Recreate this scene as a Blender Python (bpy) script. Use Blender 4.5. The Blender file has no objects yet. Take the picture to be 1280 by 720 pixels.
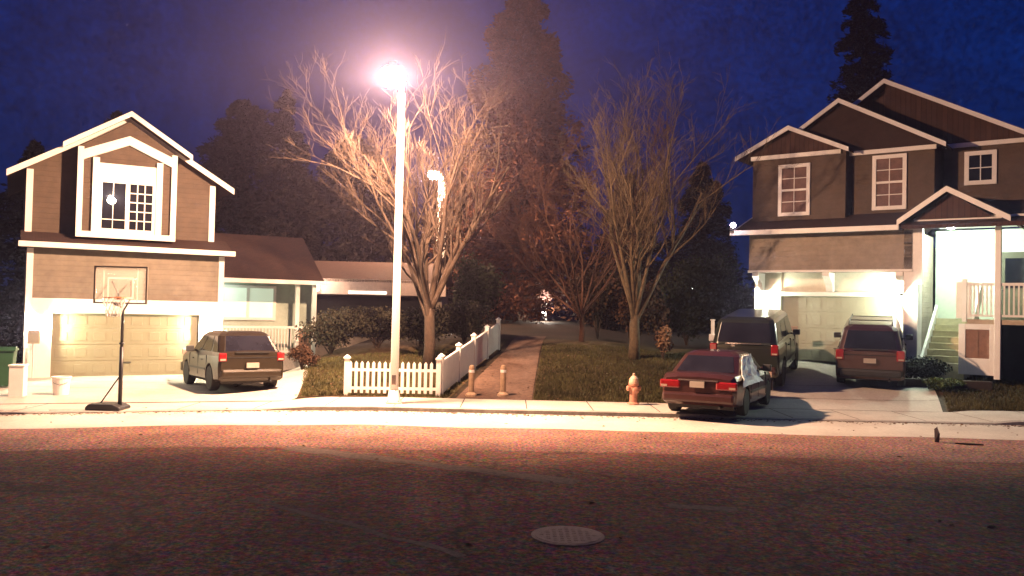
import bpy, bmesh, math, random
import numpy as np
from mathutils import Vector, Matrix
R = math.radians
sc = bpy.context.scene
COL = sc.collection

# ------------------------------------------------------------------ camera
cam_d = bpy.data.cameras.new('camera'); cam = bpy.data.objects.new('camera', cam_d); COL.objects.link(cam)
cam_d.sensor_width = 36.0; cam_d.lens = 36.0 * 1067 / 1280; cam_d.clip_end = 2000; cam_d.clip_start = 0.05
_p, _r = math.atan(25 / 1067), R(1.3)
_F = Vector((0, math.cos(_p), math.sin(_p))); _U = Vector((0, -math.sin(_p), math.cos(_p))); _X = Vector((1, 0, 0))
_cx = _X * math.cos(_r) + _U * math.sin(_r); _cy = -_X * math.sin(_r) + _U * math.cos(_r)
_m = Matrix((_cx, _cy, -_F)).transposed().to_4x4(); _m.translation = (0, 0, 2.4)
cam.matrix_world = _m
sc.camera = cam
CAM_Z = 2.4

# ------------------------------------------------------------------ world (night sky), exposure
world = bpy.data.worlds.new('World'); sc.world = world; world.use_nodes = True
wn, wl = world.node_tree.nodes, world.node_tree.links
for n in list(wn): wn.remove(n)
w_out = wn.new('ShaderNodeOutputWorld'); w_bg = wn.new('ShaderNodeBackground')
w_tc = wn.new('ShaderNodeTexCoord'); w_sep = wn.new('ShaderNodeSeparateXYZ')
w_ramp = wn.new('ShaderNodeValToRGB')
w_ramp.color_ramp.elements[0].position = 0.0; w_ramp.color_ramp.elements[0].color = (0.0001, 0.0045, 0.028, 1)
w_ramp.color_ramp.elements[1].position = 0.45; w_ramp.color_ramp.elements[1].color = (0.0, 0.0062, 0.056, 1)
w_no = wn.new('ShaderNodeTexNoise'); w_no.inputs['Scale'].default_value = 9; w_no.inputs['Detail'].default_value = 12
w_no.inputs['Roughness'].default_value = 0.85
w_mr = wn.new('ShaderNodeMapRange'); w_mr.inputs[1].default_value = 0.3; w_mr.inputs[2].default_value = 0.7
w_mr.inputs[3].default_value = 0.35; w_mr.inputs[4].default_value = 1.7
w_mul = wn.new('ShaderNodeVectorMath'); w_mul.operation = 'SCALE'
wl.new(w_tc.outputs['Generated'], w_sep.inputs[0]); wl.new(w_sep.outputs['Z'], w_ramp.inputs[0])
wl.new(w_tc.outputs['Generated'], w_no.inputs['Vector']); wl.new(w_no.outputs['Fac'], w_mr.inputs[0])
w_n2 = wn.new('ShaderNodeTexNoise'); w_n2.inputs['Scale'].default_value = 170; w_n2.inputs['Detail'].default_value = 4
w_m2 = wn.new('ShaderNodeMapRange'); w_m2.inputs[1].default_value = 0.3; w_m2.inputs[2].default_value = 0.7; w_m2.inputs[3].default_value = 0.65; w_m2.inputs[4].default_value = 1.4
wl.new(w_tc.outputs['Generated'], w_n2.inputs['Vector']); wl.new(w_n2.outputs['Fac'], w_m2.inputs[0])
w_x = wn.new('ShaderNodeMath'); w_x.operation = 'MULTIPLY'; wl.new(w_mr.outputs[0], w_x.inputs[0]); wl.new(w_m2.outputs[0], w_x.inputs[1])
wl.new(w_ramp.outputs[0], w_mul.inputs[0]); wl.new(w_x.outputs[0], w_mul.inputs['Scale'])
wl.new(w_mul.outputs[0], w_bg.inputs['Color']); w_bg.inputs['Strength'].default_value = 1.0
wl.new(w_bg.outputs[0], w_out.inputs[0])
sc.view_settings.view_transform = 'Standard'; sc.view_settings.look = 'None'
sc.view_settings.exposure = 0.9; sc.view_settings.gamma = 1.0
sc.render.engine = 'CYCLES'
sc.cycles.use_denoising = True
sc.cycles.max_bounces = 5; sc.cycles.diffuse_bounces = 2; sc.cycles.glossy_bounces = 2
sc.cycles.transmission_bounces = 3; sc.cycles.volume_bounces = 0; sc.cycles.transparent_max_bounces = 8
sc.cycles.sample_clamp_indirect = 3.0
sc.cycles.caustics_reflective = False; sc.cycles.caustics_refractive = False

# light strengths (watts) and colours of the lamps the photograph shows
STREET_W, STREET_C = 12800, (1.0, 0.58, 0.35)
GARL_W, GARL_C = 430, (1.0, 0.90, 0.62)
GARR_W, GARR_C = 260, (0.93, 1.0, 0.76)
PORCH_W, PORCH_C = 340, (0.80, 1.0, 0.80)
BLOOM_D = 0.0009

# ------------------------------------------------------------------ materials
def mat(name, col, rough=0.8, var=0.15, scale=8.0, metal=0.0, bump=0.0, bscale=60.0, spec=0.5, coat=0.0):
    m = bpy.data.materials.new(name); m.use_nodes = True
    nt = m.node_tree; b = nt.nodes['Principled BSDF']
    b.inputs['Roughness'].default_value = rough; b.inputs['Metallic'].default_value = metal
    b.inputs['Specular IOR Level'].default_value = spec
    b.inputs['Coat Weight'].default_value = coat
    tc = nt.nodes.new('ShaderNodeTexCoord'); no = nt.nodes.new('ShaderNodeTexNoise')
    no.inputs['Scale'].default_value = scale; no.inputs['Detail'].default_value = 6; no.inputs['Roughness'].default_value = 0.65
    nt.links.new(tc.outputs['Object'], no.inputs['Vector'])
    rp = nt.nodes.new('ShaderNodeValToRGB')
    rp.color_ramp.elements[0].position = 0.3; rp.color_ramp.elements[1].position = 0.7
    rp.color_ramp.elements[0].color = tuple(max(0, c * (1 - var)) for c in col) + (1,)
    rp.color_ramp.elements[1].color = tuple(min(1, c * (1 + var)) for c in col) + (1,)
    nt.links.new(no.outputs['Fac'], rp.inputs[0]); nt.links.new(rp.outputs[0], b.inputs['Base Color'])
    if bump:
        n2 = nt.nodes.new('ShaderNodeTexNoise'); n2.inputs['Scale'].default_value = bscale; n2.inputs['Detail'].default_value = 4
        nt.links.new(tc.outputs['Object'], n2.inputs['Vector'])
        bp = nt.nodes.new('ShaderNodeBump'); bp.inputs['Strength'].default_value = bump; bp.inputs['Distance'].default_value = 0.02
        nt.links.new(n2.outputs['Fac'], bp.inputs['Height']); nt.links.new(bp.outputs[0], b.inputs['Normal'])
    m['bsdf'] = b.name
    return m

def siding(name, col, pitch=0.16):
    m = mat(name, col, 0.75, 0.22, 3.0); nt = m.node_tree; b = nt.nodes['Principled BSDF']
    tc = nt.nodes.new('ShaderNodeTexCoord'); sp = nt.nodes.new('ShaderNodeSeparateXYZ')
    nt.links.new(tc.outputs['Object'], sp.inputs[0])
    d = nt.nodes.new('ShaderNodeMath'); d.operation = 'DIVIDE'; d.inputs[1].default_value = pitch
    fr = nt.nodes.new('ShaderNodeMath'); fr.operation = 'FRACT'
    nt.links.new(sp.outputs['Z'], d.inputs[0]); nt.links.new(d.outputs[0], fr.inputs[0])
    inv = nt.nodes.new('ShaderNodeMath'); inv.operation = 'SUBTRACT'; inv.inputs[0].default_value = 1.0
    nt.links.new(fr.outputs[0], inv.inputs[1])
    bp = nt.nodes.new('ShaderNodeBump'); bp.inputs['Strength'].default_value = 1.0; bp.inputs['Distance'].default_value = 0.02
    nt.links.new(inv.outputs[0], bp.inputs['Height']); nt.links.new(bp.outputs[0], b.inputs['Normal'])
    return m

def shingle(name, col):
    m = mat(name, col, 0.9, 0.35, 5.0); nt = m.node_tree; b = nt.nodes['Principled BSDF']
    tc = nt.nodes.new('ShaderNodeTexCoord'); br = nt.nodes.new('ShaderNodeTexBrick')
    br.inputs['Scale'].default_value = 3.2; br.inputs['Mortar Size'].default_value = 0.03
    br.inputs['Color1'].default_value = tuple(c * 1.25 for c in col) + (1,); br.inputs['Color2'].default_value = tuple(c * 0.7 for c in col) + (1,)
    br.inputs['Mortar'].default_value = tuple(c * 0.3 for c in col) + (1,)
    nt.links.new(tc.outputs['Object'], br.inputs['Vector'])
    mx = nt.nodes.new('ShaderNodeMix'); mx.data_type = 'RGBA'; mx.inputs[0].default_value = 0.7
    old = b.inputs['Base Color'].links[0].from_socket
    nt.links.new(old, mx.inputs[6]); nt.links.new(br.outputs['Color'], mx.inputs[7]); nt.links.new(mx.outputs[2], b.inputs['Base Color'])
    bp = nt.nodes.new('ShaderNodeBump'); bp.inputs['Strength'].default_value = 0.6; bp.inputs['Distance'].default_value = 0.02
    nt.links.new(br.outputs['Fac'], bp.inputs['Height']); bp.invert = True; nt.links.new(bp.outputs[0], b.inputs['Normal'])
    return m

def ground_mat(name, cols, s1, s2, rough=0.9, bump=0.3, bdist=0.02, cracks=None, chroma=0):
    """three tone ground: large patches (s1) and fine speckle (s2)"""
    m = bpy.data.materials.new(name); m.use_nodes = True; nt = m.node_tree; b = nt.nodes['Principled BSDF']
    b.inputs['Roughness'].default_value = rough; b.inputs['Specular IOR Level'].default_value = 0.25
    tc = nt.nodes.new('ShaderNodeTexCoord')
    a = nt.nodes.new('ShaderNodeTexNoise'); a.inputs['Scale'].default_value = s1; a.inputs['Detail'].default_value = 5; a.inputs['Roughness'].default_value = 0.6
    c = nt.nodes.new('ShaderNodeTexNoise'); c.inputs['Scale'].default_value = s2; c.inputs['Detail'].default_value = 3; c.inputs['Roughness'].default_value = 0.7
    nt.links.new(tc.outputs['Object'], a.inputs['Vector']); nt.links.new(tc.outputs['Object'], c.inputs['Vector'])
    r1 = nt.nodes.new('ShaderNodeValToRGB'); r1.color_ramp.elements[0].position = 0.35; r1.color_ramp.elements[1].position = 0.65
    r1.color_ramp.elements[0].color = cols[0] + (1,); r1.color_ramp.elements[1].color = cols[1] + (1,)
    nt.links.new(a.outputs['Fac'], r1.inputs[0])
    r2 = nt.nodes.new('ShaderNodeValToRGB'); r2.color_ramp.elements[0].position = 0.38; r2.color_ramp.elements[1].position = 0.62
    r2.color_ramp.elements[0].color = cols[2] + (1,); r2.color_ramp.elements[1].color = cols[3] + (1,)
    nt.links.new(c.outputs['Fac'], r2.inputs[0])
    mx = nt.nodes.new('ShaderNodeMix'); mx.data_type = 'RGBA'; mx.blend_type = 'MULTIPLY'; mx.inputs[0].default_value = 1.0
    nt.links.new(r1.outputs[0], mx.inputs[6]); nt.links.new(r2.outputs[0], mx.inputs[7])
    last = mx.outputs[2]
    if chroma:
        cn = nt.nodes.new('ShaderNodeTexNoise'); cn.inputs['Scale'].default_value = chroma; cn.inputs['Detail'].default_value = 4; cn.inputs['Roughness'].default_value = 0.75
        nt.links.new(tc.outputs['Object'], cn.inputs['Vector'])
        v1 = nt.nodes.new('ShaderNodeVectorMath'); v1.operation = 'MULTIPLY_ADD'; v1.inputs[1].default_value = (6.5, 6, 8.5); v1.inputs[2].default_value = (-2.15, -2.0, -3.2)
        v2 = nt.nodes.new('ShaderNodeVectorMath'); v2.operation = 'MAXIMUM'; v2.inputs[1].default_value = (.2, .2, .2)
        v3 = nt.nodes.new('ShaderNodeVectorMath'); v3.operation = 'MULTIPLY'
        nt.links.new(cn.outputs['Color'], v1.inputs[0]); nt.links.new(v1.outputs[0], v2.inputs[0]); nt.links.new(v2.outputs[0], v3.inputs[0]); nt.links.new(last, v3.inputs[1]); last = v3.outputs[0]
    if cracks:
        v = nt.nodes.new('ShaderNodeTexVoronoi'); v.feature = 'DISTANCE_TO_EDGE'; v.inputs['Scale'].default_value = cracks
        nd = nt.nodes.new('ShaderNodeTexNoise'); nd.inputs['Scale'].default_value = 1.5; nd.inputs['Detail'].default_value = 5
        nt.links.new(tc.outputs['Object'], nd.inputs['Vector'])
        ad = nt.nodes.new('ShaderNodeVectorMath'); ad.operation = 'ADD'
        nt.links.new(tc.outputs['Object'], ad.inputs[0]); nt.links.new(nd.outputs['Color'], ad.inputs[1])
        nt.links.new(ad.outputs[0], v.inputs['Vector'])
        ml = nt.nodes.new('ShaderNodeMapRange'); ml.inputs[1].default_value = 0.0; ml.inputs[2].default_value = 0.015 ; ml.inputs[3].default_value = 0.45; ml.inputs[4].default_value = 1.0
        nt.links.new(v.outputs['Distance'], ml.inputs[0])
        sc_ = nt.nodes.new('ShaderNodeVectorMath'); sc_.operation = 'SCALE'
        nt.links.new(last, sc_.inputs[0]); nt.links.new(ml.outputs[0], sc_.inputs['Scale']); last = sc_.outputs[0]
    nt.links.new(last, b.inputs['Base Color'])
    bp = nt.nodes.new('ShaderNodeBump'); bp.inputs['Strength'].default_value = bump; bp.inputs['Distance'].default_value = bdist
    nt.links.new(c.outputs['Fac'], bp.inputs['Height']); nt.links.new(bp.outputs[0], b.inputs['Normal'])
    return m

def emis(name, col, s, clear=False):
    m = bpy.data.materials.new(name); m.use_nodes = True; b = m.node_tree.nodes['Principled BSDF']
    b.inputs['Base Color'].default_value = (0.8, 0.8, 0.8, 1)
    b.inputs['Emission Color'].default_value = tuple(col) + (1,); b.inputs['Emission Strength'].default_value = s
    if clear:                      # glowing clear glass: the lamp inside shines out through it
        nt = m.node_tree; tr = nt.nodes.new('ShaderNodeBsdfTransparent'); em = nt.nodes.new('ShaderNodeEmission'); ad = nt.nodes.new('ShaderNodeAddShader')
        em.inputs['Color'].default_value = tuple(col) + (1,); em.inputs['Strength'].default_value = s
        nt.links.new(tr.outputs[0], ad.inputs[0]); nt.links.new(em.outputs[0], ad.inputs[1]); nt.links.new(ad.outputs[0], nt.nodes['Material Output'].inputs['Surface'])
    m.cycles.emission_sampling = 'NONE'
    return m

def foliage(name, col, var=0.5, scale=1.5):
    m = mat(name, col, 0.75, var, scale, spec=0.2); return m

M = {}
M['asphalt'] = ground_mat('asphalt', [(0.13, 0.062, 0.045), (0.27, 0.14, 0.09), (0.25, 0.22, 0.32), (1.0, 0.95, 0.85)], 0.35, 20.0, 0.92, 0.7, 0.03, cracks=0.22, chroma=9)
M['patch'] = ground_mat('asphalt_patch', [(0.14, 0.09, 0.07), (0.19, 0.12, 0.095), (0.5, 0.6, 0.6), (1, 1, 1)], 0.8, 12.0)
M['concrete'] = ground_mat('concrete', [(0.38, 0.35, 0.31), (0.50, 0.47, 0.42), (0.85, 0.85, 0.85), (1, 1, 1)], 0.5, 14.0, 0.85, 0.15)
M['kerb'] = ground_mat('kerb_concrete', [(0.28, 0.26, 0.24), (0.38, 0.36, 0.33), (0.8, 0.8, 0.8), (1, 1, 1)], 1.5, 16.0)
M['path'] = ground_mat('path_surface', [(0.12, 0.07, 0.05), (0.20, 0.125, 0.09), (0.6, 0.6, 0.6), (1, 1, 1)], 0.9, 10.0)
M['soil'] = ground_mat('soil', [(0.022, 0.018, 0.009), (0.05, 0.03, 0.018), (0.5, 0.5, 0.5), (1, 1, 1)], 0.5, 6.0)
M['lawn'] = ground_mat('lawn', [(0.035, 0.038, 0.012), (0.09, 0.05, 0.025), (0.5, 0.5, 0.4), (1, 1, 1)], 0.45, 7.0, 0.95, 0.8, 0.04)
M['grass'] = foliage('grass_blades', (0.06, 0.055, 0.02), 0.7, 0.8)
M['trim'] = mat('white_trim', (0.74, 0.72, 0.68), 0.55, 0.06, 2.0)
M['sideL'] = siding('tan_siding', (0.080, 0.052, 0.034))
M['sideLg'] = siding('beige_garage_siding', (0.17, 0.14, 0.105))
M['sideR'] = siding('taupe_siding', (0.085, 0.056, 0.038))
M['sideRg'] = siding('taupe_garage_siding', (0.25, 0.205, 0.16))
M['gableR'] = shingle('gable_shingle', (0.06, 0.028, 0.02))
M['roof'] = shingle('roof_shingle', (0.045, 0.018, 0.012))
M['doorL'] = mat('garage_door_paint', (0.19, 0.18, 0.115), 0.55, 0.08, 1.5)
M['doorR'] = mat('garage_door_paint_pale', (0.25, 0.245, 0.18), 0.55, 0.08, 1.5)
M['glass'] = mat('dark_glass', (0.012, 0.012, 0.018), 0.10, 0.3, 2.0, spec=0.35)
M['blind'] = mat('window_blind', (0.13, 0.07, 0.06), 0.7, 0.3, 4.0)
M['dark'] = mat('dark_interior', (0.012, 0.012, 0.014), 0.9, 0.2)
M['white'] = mat('white_paint', (0.78, 0.76, 0.72), 0.5, 0.07, 3.0)
M['pole'] = mat('pale_painted_steel', (0.62, 0.60, 0.56), 0.5, 0.06, 3.0)
M['black'] = mat('black_metal', (0.02, 0.02, 0.022), 0.45, 0.2)
M['bark'] = mat('bark', (0.038, 0.022, 0.013), 0.9, 0.4, 12.0, bump=0.8, bscale=25)
M['bark3'] = mat('reddish_bark', (0.07, 0.028, 0.015), 0.9, 0.4, 12.0)
M['bark2'] = mat('mossy_bark', (0.09, 0.062, 0.034), 0.9, 0.45, 8.0, bump=0.8, bscale=25)
M['conifer'] = foliage('conifer_needles', (0.10, 0.038, 0.018))
M['conifer2'] = foliage('dark_conifer_needles', (0.018, 0.013, 0.009))
M['leafdark'] = foliage('dark_leaves', (0.03, 0.036, 0.016))
M['leafred'] = foliage('red_brown_leaves', (0.065, 0.034, 0.02))
M['leafgreen'] = foliage('green_leaves', (0.05, 0.075, 0.022))
M['leafgrey'] = foliage('grey_green_leaves', (0.05, 0.046, 0.03))
M['leafpale'] = foliage('pale_flower_heads', (0.28, 0.17, 0.10))
M['bin'] = mat('green_plastic', (0.02, 0.07, 0.03), 0.45, 0.15)
M['tyre'] = mat('tyre_rubber', (0.015, 0.015, 0.015), 0.85, 0.2)
M['rim'] = mat('alloy_rim', (0.45, 0.45, 0.42), 0.35, 0.1, metal=0.7)
M['chrome'] = mat('chrome', (0.6, 0.58, 0.55), 0.2, 0.05, metal=0.9)
M['tail'] = mat('tail_lamp_red', (0.22, 0.010, 0.012), 0.15, 0.1, coat=0.8)
M['plate'] = mat('licence_plate', (0.32, 0.28, 0.24), 0.45, 0.05)
M['lampglass'] = mat('clear_lamp_glass', (0.35, 0.25, 0.2), 0.15, 0.05)
M['iron'] = mat('hydrant_paint', (0.50, 0.24, 0.16), 0.5, 0.2, 14.0, bump=0.2)
M['steel'] = mat('worn_cast_iron', (0.30, 0.19, 0.12), 0.6, 0.25, 20, bump=0.5)
M['wood'] = mat('weathered_wood', (0.36, 0.24, 0.15), 0.8, 0.25, 10)
M['brownpanel'] = mat('brown_panel', (0.22, 0.12, 0.08), 0.7, 0.2)
M['teal'] = mat('pale_green_wall', (0.42, 0.50, 0.42), 0.7, 0.08)
M['cloth'] = mat('pale_crumpled_cloth', (0.80, 0.88, 0.84), 0.6, 0.15, 14, bump=0.8, bscale=18)
M['paintL'] = mat('dark_olive_car_paint', (0.024, 0.017, 0.009), 0.35, 0.1, 3, metal=0.2, coat=0.3)
M['paintS'] = mat('dark_maroon_car_paint', (0.05, 0.018, 0.016), 0.3, 0.1, 3, metal=0.3, coat=0.6)
M['paintT'] = mat('dark_green_truck_paint', (0.022, 0.026, 0.018), 0.3, 0.1, 3, metal=0.3, coat=0.6)
M['paintU'] = mat('deep_brown_car_paint', (0.06, 0.026, 0.022), 0.3, 0.1, 3, metal=0.3, coat=0.6)
M['plastic'] = mat('black_trim_plastic', (0.018, 0.018, 0.018), 0.6, 0.2)

# ------------------------------------------------------------------ mesh helpers
class MB:
    def __init__(s): s.v = []; s.f = []
    def add(s, vs, fs):
        o = len(s.v); s.v += [tuple(v) for v in vs]; s.f += [tuple(i + o for i in f) for f in fs]; return s
    def box(s, x0, x1, y0, y1, z0, z1):
        return s.add([(x0,y0,z0),(x1,y0,z0),(x1,y1,z0),(x0,y1,z0),(x0,y0,z1),(x1,y0,z1),(x1,y1,z1),(x0,y1,z1)],
                     [(0,3,2,1),(4,5,6,7),(0,1,5,4),(1,2,6,5),(2,3,7,6),(3,0,4,7)])
    def prism(s, poly, y0, y1):
        """polygon in x,z (counter-clockwise seen from -y) extruded along y"""
        n = len(poly); vs = [(x, y0, z) for x, z in poly] + [(x, y1, z) for x, z in poly]
        fs = [tuple(range(n)), tuple(range(2*n-1, n-1, -1))] + [(i, i+n, (i+1) % n + n, (i+1) % n) for i in range(n)]
        return s.add(vs, fs)
    def prismx(s, poly, x0, x1):
        """polygon in y,z extruded along x"""
        n = len(poly); vs = [(x0, y, z) for y, z in poly] + [(x1, y, z) for y, z in poly]
        fs = [tuple(range(n-1, -1, -1)), tuple(range(n, 2*n))] + [(i, (i+1) % n, (i+1) % n + n, i+n) for i in range(n)]
        return s.add(vs, fs)
    def beam(s, a, b, w, h, up=(0, 0, 1)):
        a, b = Vector(a), Vector(b); d = (b - a).normalized(); up = Vector(up)
        sd = d.cross(up).normalized() * w / 2; u = sd.cross(d).normalized() * h / 2
        vs = [a-sd-u, a+sd-u, a+sd+u, a-sd+u, b-sd-u, b+sd-u, b+sd+u, b-sd+u]
        return s.add(vs, [(0,3,2,1),(4,5,6,7),(0,1,5,4),(1,2,6,5),(2,3,7,6),(3,0,4,7)])
    def tube(s, pts, rad, n=8, cap=True):
        pts = [Vector(p) for p in pts]
        if not hasattr(rad, '__len__'): rad = [rad] * len(pts)
        vs = []; fs = []; prev = None
        for i, p in enumerate(pts):
            t = (pts[min(i+1, len(pts)-1)] - pts[max(i-1, 0)]).normalized()
            if prev is None:
                a = Vector((1, 0, 0)) if abs(t.x) < 0.9 else Vector((0, 1, 0)); prev = t.cross(a).normalized()
            prev = (prev - t * prev.dot(t)).normalized(); q = t.cross(prev)
            for k in range(n):
                an = 2 * math.pi * k / n; vs.append(p + (prev * math.cos(an) + q * math.sin(an)) * rad[i])
        for i in range(len(pts) - 1):
            for k in range(n):
                k2 = (k + 1) % n; fs.append((i*n+k, i*n+k2, (i+1)*n+k2, (i+1)*n+k))
        if cap: fs.append(tuple(range(n-1, -1, -1))); fs.append(tuple((len(pts)-1)*n + k for k in range(n)))
        return s.add(vs, fs)
    def lathe(s, prof, n=16, c=(0, 0, 0), axis='z'):
        """prof: list of (radius, height)"""
        vs = []; fs = []
        for r_, h in prof:
            for k in range(n):
                a = 2 * math.pi * k / n; x, y = r_ * math.cos(a), r_ * math.sin(a)
                v = (x, y, h) if axis == 'z' else ((x, h, y) if axis == 'y' else (h, x, y))
                vs.append((v[0]+c[0], v[1]+c[1], v[2]+c[2]))
        for i in range(len(prof) - 1):
            for k in range(n):
                k2 = (k+1) % n; fs.append((i*n+k, i*n+k2, (i+1)*n+k2, (i+1)*n+k))
        fs.append(tuple(range(n-1, -1, -1))); fs.append(tuple((len(prof)-1)*n+k for k in range(n)))
        return s.add(vs, fs)
    def quad(s, a, b, c, d): return s.add([a, b, c, d], [(0, 1, 2, 3)])
    def build(s, name, m, parent=None, smooth=False, bevel=0, subd=0, recalc=True):
        me = bpy.data.meshes.new(name); me.from_pydata(s.v, [], s.f)
        if recalc:
            bm = bmesh.new(); bm.from_mesh(me); bmesh.ops.recalc_face_normals(bm, faces=bm.faces); bm.to_mesh(me); bm.free()
        if m: me.materials.append(m)
        o = bpy.data.objects.new(name, me); COL.objects.link(o)
        if parent: o.parent = parent
        if smooth: me.polygons.foreach_set('use_smooth', [True] * len(me.polygons))
        if bevel:
            b = o.modifiers.new('b', 'BEVEL'); b.width = bevel; b.segments = 2; b.limit_method = 'ANGLE'; b.angle_limit = R(40)
        if subd:
            b = o.modifiers.new('s', 'SUBSURF'); b.levels = subd; b.render_levels = subd
        return o

def tag(o, label=None, cat=None, group=None, kind=None):
    if label: o['label'] = label
    if cat: o['category'] = cat
    if group: o['group'] = group
    if kind: o['kind'] = kind
    return o
def empty(name, loc, rz=0.0, label=None, cat=None, group=None):
    o = bpy.data.objects.new(name, None); COL.objects.link(o); o.location = loc; o.rotation_euler = (0, 0, rz); o.empty_display_size = 0.2
    return tag(o, label, cat, group)
def fast_mesh(name, verts, nper, m, parent=None):
    """verts (N*nper,3): separate little polygons of nper corners"""
    verts = np.asarray(verts, dtype=np.float32); nv = len(verts); nf = nv // nper
    me = bpy.data.meshes.new(name); me.vertices.add(nv); me.vertices.foreach_set('co', verts.ravel())
    me.loops.add(nv); me.loops.foreach_set('vertex_index', np.arange(nv, dtype=np.int32))
    me.polygons.add(nf); me.polygons.foreach_set('loop_start', np.arange(0, nv, nper, dtype=np.int32))
    me.update(calc_edges=True); me.materials.append(m)
    o = bpy.data.objects.new(name, me); COL.objects.link(o)
    if parent: o.parent = parent
    return o
def lamp(name, loc, w, c, rad=0.05, parent=None):
    d = bpy.data.lights.new(name, 'POINT'); d.energy = w; d.color = c; d.shadow_soft_size = rad
    o = bpy.data.objects.new(name, d); COL.objects.link(o); o.location = loc
    if parent: o.parent = parent
    return o

# ------------------------------------------------------------------ terrain
def interp(x, xs, ys): return float(np.interp(x, xs, ys))
def YK(x):                                    # far kerb line of the street
    return interp(x, [-30, -16, -12, -8, -5.5, -3, 40], [12.0, 15.6, 16.9, 18.15, 18.95, 19.35, 19.4])
def base(x): return interp(x, [-30, -5.4, -4.6, 4.4, 5.2, 10.9, 11.6, 50], [0.03, 0.03, 0.10, 0.10, 0.03, 0.03, 0.10, 0.10])
def slope(x): return interp(x, [-30, -7.6, -6.2, -2, 3, 5.5, 50], [0.0, 0.0, 0.085, 0.13, 0.13, 0.11, 0.11])
def H(x, y):
    t = y - 21.3
    t = max(0.0, t); t = t if t < 9 else 9 + 0.25 * (t - 9) if t < 50 else 19.25
    return base(x) + slope(x) * t
def sheet(name, poly_fn, y0, y1, ny, nx, m, dz, skirt=0):
    """surface strip: poly_fn(y)->(xa,xb), following the terrain"""
    mb = MB(); vs = []; fs = []
    for j in range(ny + 1):
        y = y0 + (y1 - y0) * j / ny; xa, xb = poly_fn(y)
        for i in range(nx + 1):
            x = xa + (xb - xa) * i / nx; vs.append((x, y, H(x, y) + dz))
    for j in range(ny):
        for i in range(nx):
            a = j*(nx+1)+i; fs.append((a, a+1, a+nx+2, a+nx+1))
    mb.add(vs, fs); return mb.build(name, m, None, smooth=True, recalc=False)
def kstrip(name, xs, fa, fb, m, dz, drop=0.0):
    """strip along x between y=fa(x) and y=fb(x)"""
    mb = MB(); vs = []; fs = []; n = 4
    for x in xs:
        for k in range(n + 1):
            y = fa(x) + (fb(x) - fa(x)) * k / n; vs.append((x, y, H(x, y) + dz))
    for i in range(len(xs) - 1):
        for k in range(n):
            a = i*(n+1)+k; fs.append((a, a+n+1, a+n+2, a+1))
    mb.add(vs, fs); return mb.build(name, m, None, smooth=True, recalc=False)

# ground: one sheet to the horizon; under the street it lies below the road surface
xs = sorted(set(list(np.linspace(-600, -40, 8)) + list(np.linspace(-40, 40, 121)) + list(np.linspace(40, 600, 8))))
ys = sorted(set(list(np.linspace(-300, -10, 5)) + list(np.linspace(-10, 16, 10)) + list(np.linspace(16, 46, 76)) + list(np.linspace(46, 900, 20))))
vs = []; fs = []
for y in ys:
    for x in xs:
        z = -0.06 if y < YK(x) + 0.25 else H(x, y) - 0.012
        vs.append((x, y, z))
nx = len(xs)
for j in range(len(ys) - 1):
    for i in range(nx - 1):
        a = j*nx+i; fs.append((a, a+1, a+nx+1, a+nx))
tag(MB().add(vs, fs).build('ground', M['soil'], recalc=False, smooth=True), kind='structure')

rx = [-60, -30] + list(np.linspace(-20, 20, 41)) + [30, 60]
mb = MB(); vs = []; fs = []
for x in rx:
    for y in (-20.0, 2.0, 8.0, 14.0, YK(x) + 0.02): vs.append((x, y, 0.0))
for i in range(len(rx) - 1):
    for k in range(4):
        a = i*5+k; fs.append((a, a+5, a+6, a+1))
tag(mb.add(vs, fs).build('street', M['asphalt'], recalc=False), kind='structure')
# kerb with its front face, gutter pan and painted lamp pool before it, pavement behind
kx = list(np.linspace(-30, 40, 141))
mb = MB(); vs = []; fs = []
for x in kx:
    y = YK(x); h = base(x)
    for (dy, z) in ((-0.0, -0.03), (0.0, h - 0.008), (0.02, h + 0.004), (0.17, h + 0.004), (0.17, h - 0.05)): vs.append((x, y + dy, z))
for i in range(len(kx) - 1):
    for k in range(4):
        a = i*5+k; fs.append((a, a+5, a+6, a+1))
tag(mb.add(vs, fs).build('kerb', M['kerb'], recalc=False), kind='structure')
mb = MB(); vs = []; fs = []
for x in kx:
    y = YK(x)
    for (dy, z) in ((-2.3 + .06*math.sin(x*1.7), 0.0075), (-1.3, 0.0078), (-0.45, 0.008), (-0.002, 0.009)): vs.append((x, y + dy, z))
for i in range(len(kx) - 1):
    for k in range(3):
        a = i*4+k; fs.append((a, a+4, a+5, a+1))
tag(mb.add(vs, fs).build('gutter_light_pool', M['concrete'], recalc=False), kind='structure')  # pale concrete spread past the gutter paints the lamp's pool of light
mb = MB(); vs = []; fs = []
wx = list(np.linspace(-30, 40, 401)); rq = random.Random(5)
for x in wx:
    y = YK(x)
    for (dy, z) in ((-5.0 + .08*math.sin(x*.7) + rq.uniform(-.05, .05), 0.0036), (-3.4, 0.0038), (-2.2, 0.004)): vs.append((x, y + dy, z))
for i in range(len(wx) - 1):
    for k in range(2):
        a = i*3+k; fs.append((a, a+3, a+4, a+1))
tag(mb.add(vs, fs).build('light_pool_fade', ground_mat('light_fade_asphalt', [(0.17, 0.10, 0.07), (0.30, 0.185, 0.13), (0.38, 0.36, 0.42), (1, 1, 1)], 0.6, 18.0, chroma=18), recalc=False), kind='structure')  # mid-tone strip paints the pool's fade into the dark asphalt
tag(kstrip('sidewalk', kx, lambda x: YK(x) + 0.175, lambda x: min(YK(x) + 2.0, 21.35) if x > -5.4 else YK(x) + 1.6, M['concrete'], 0.006), kind='structure')
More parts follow.
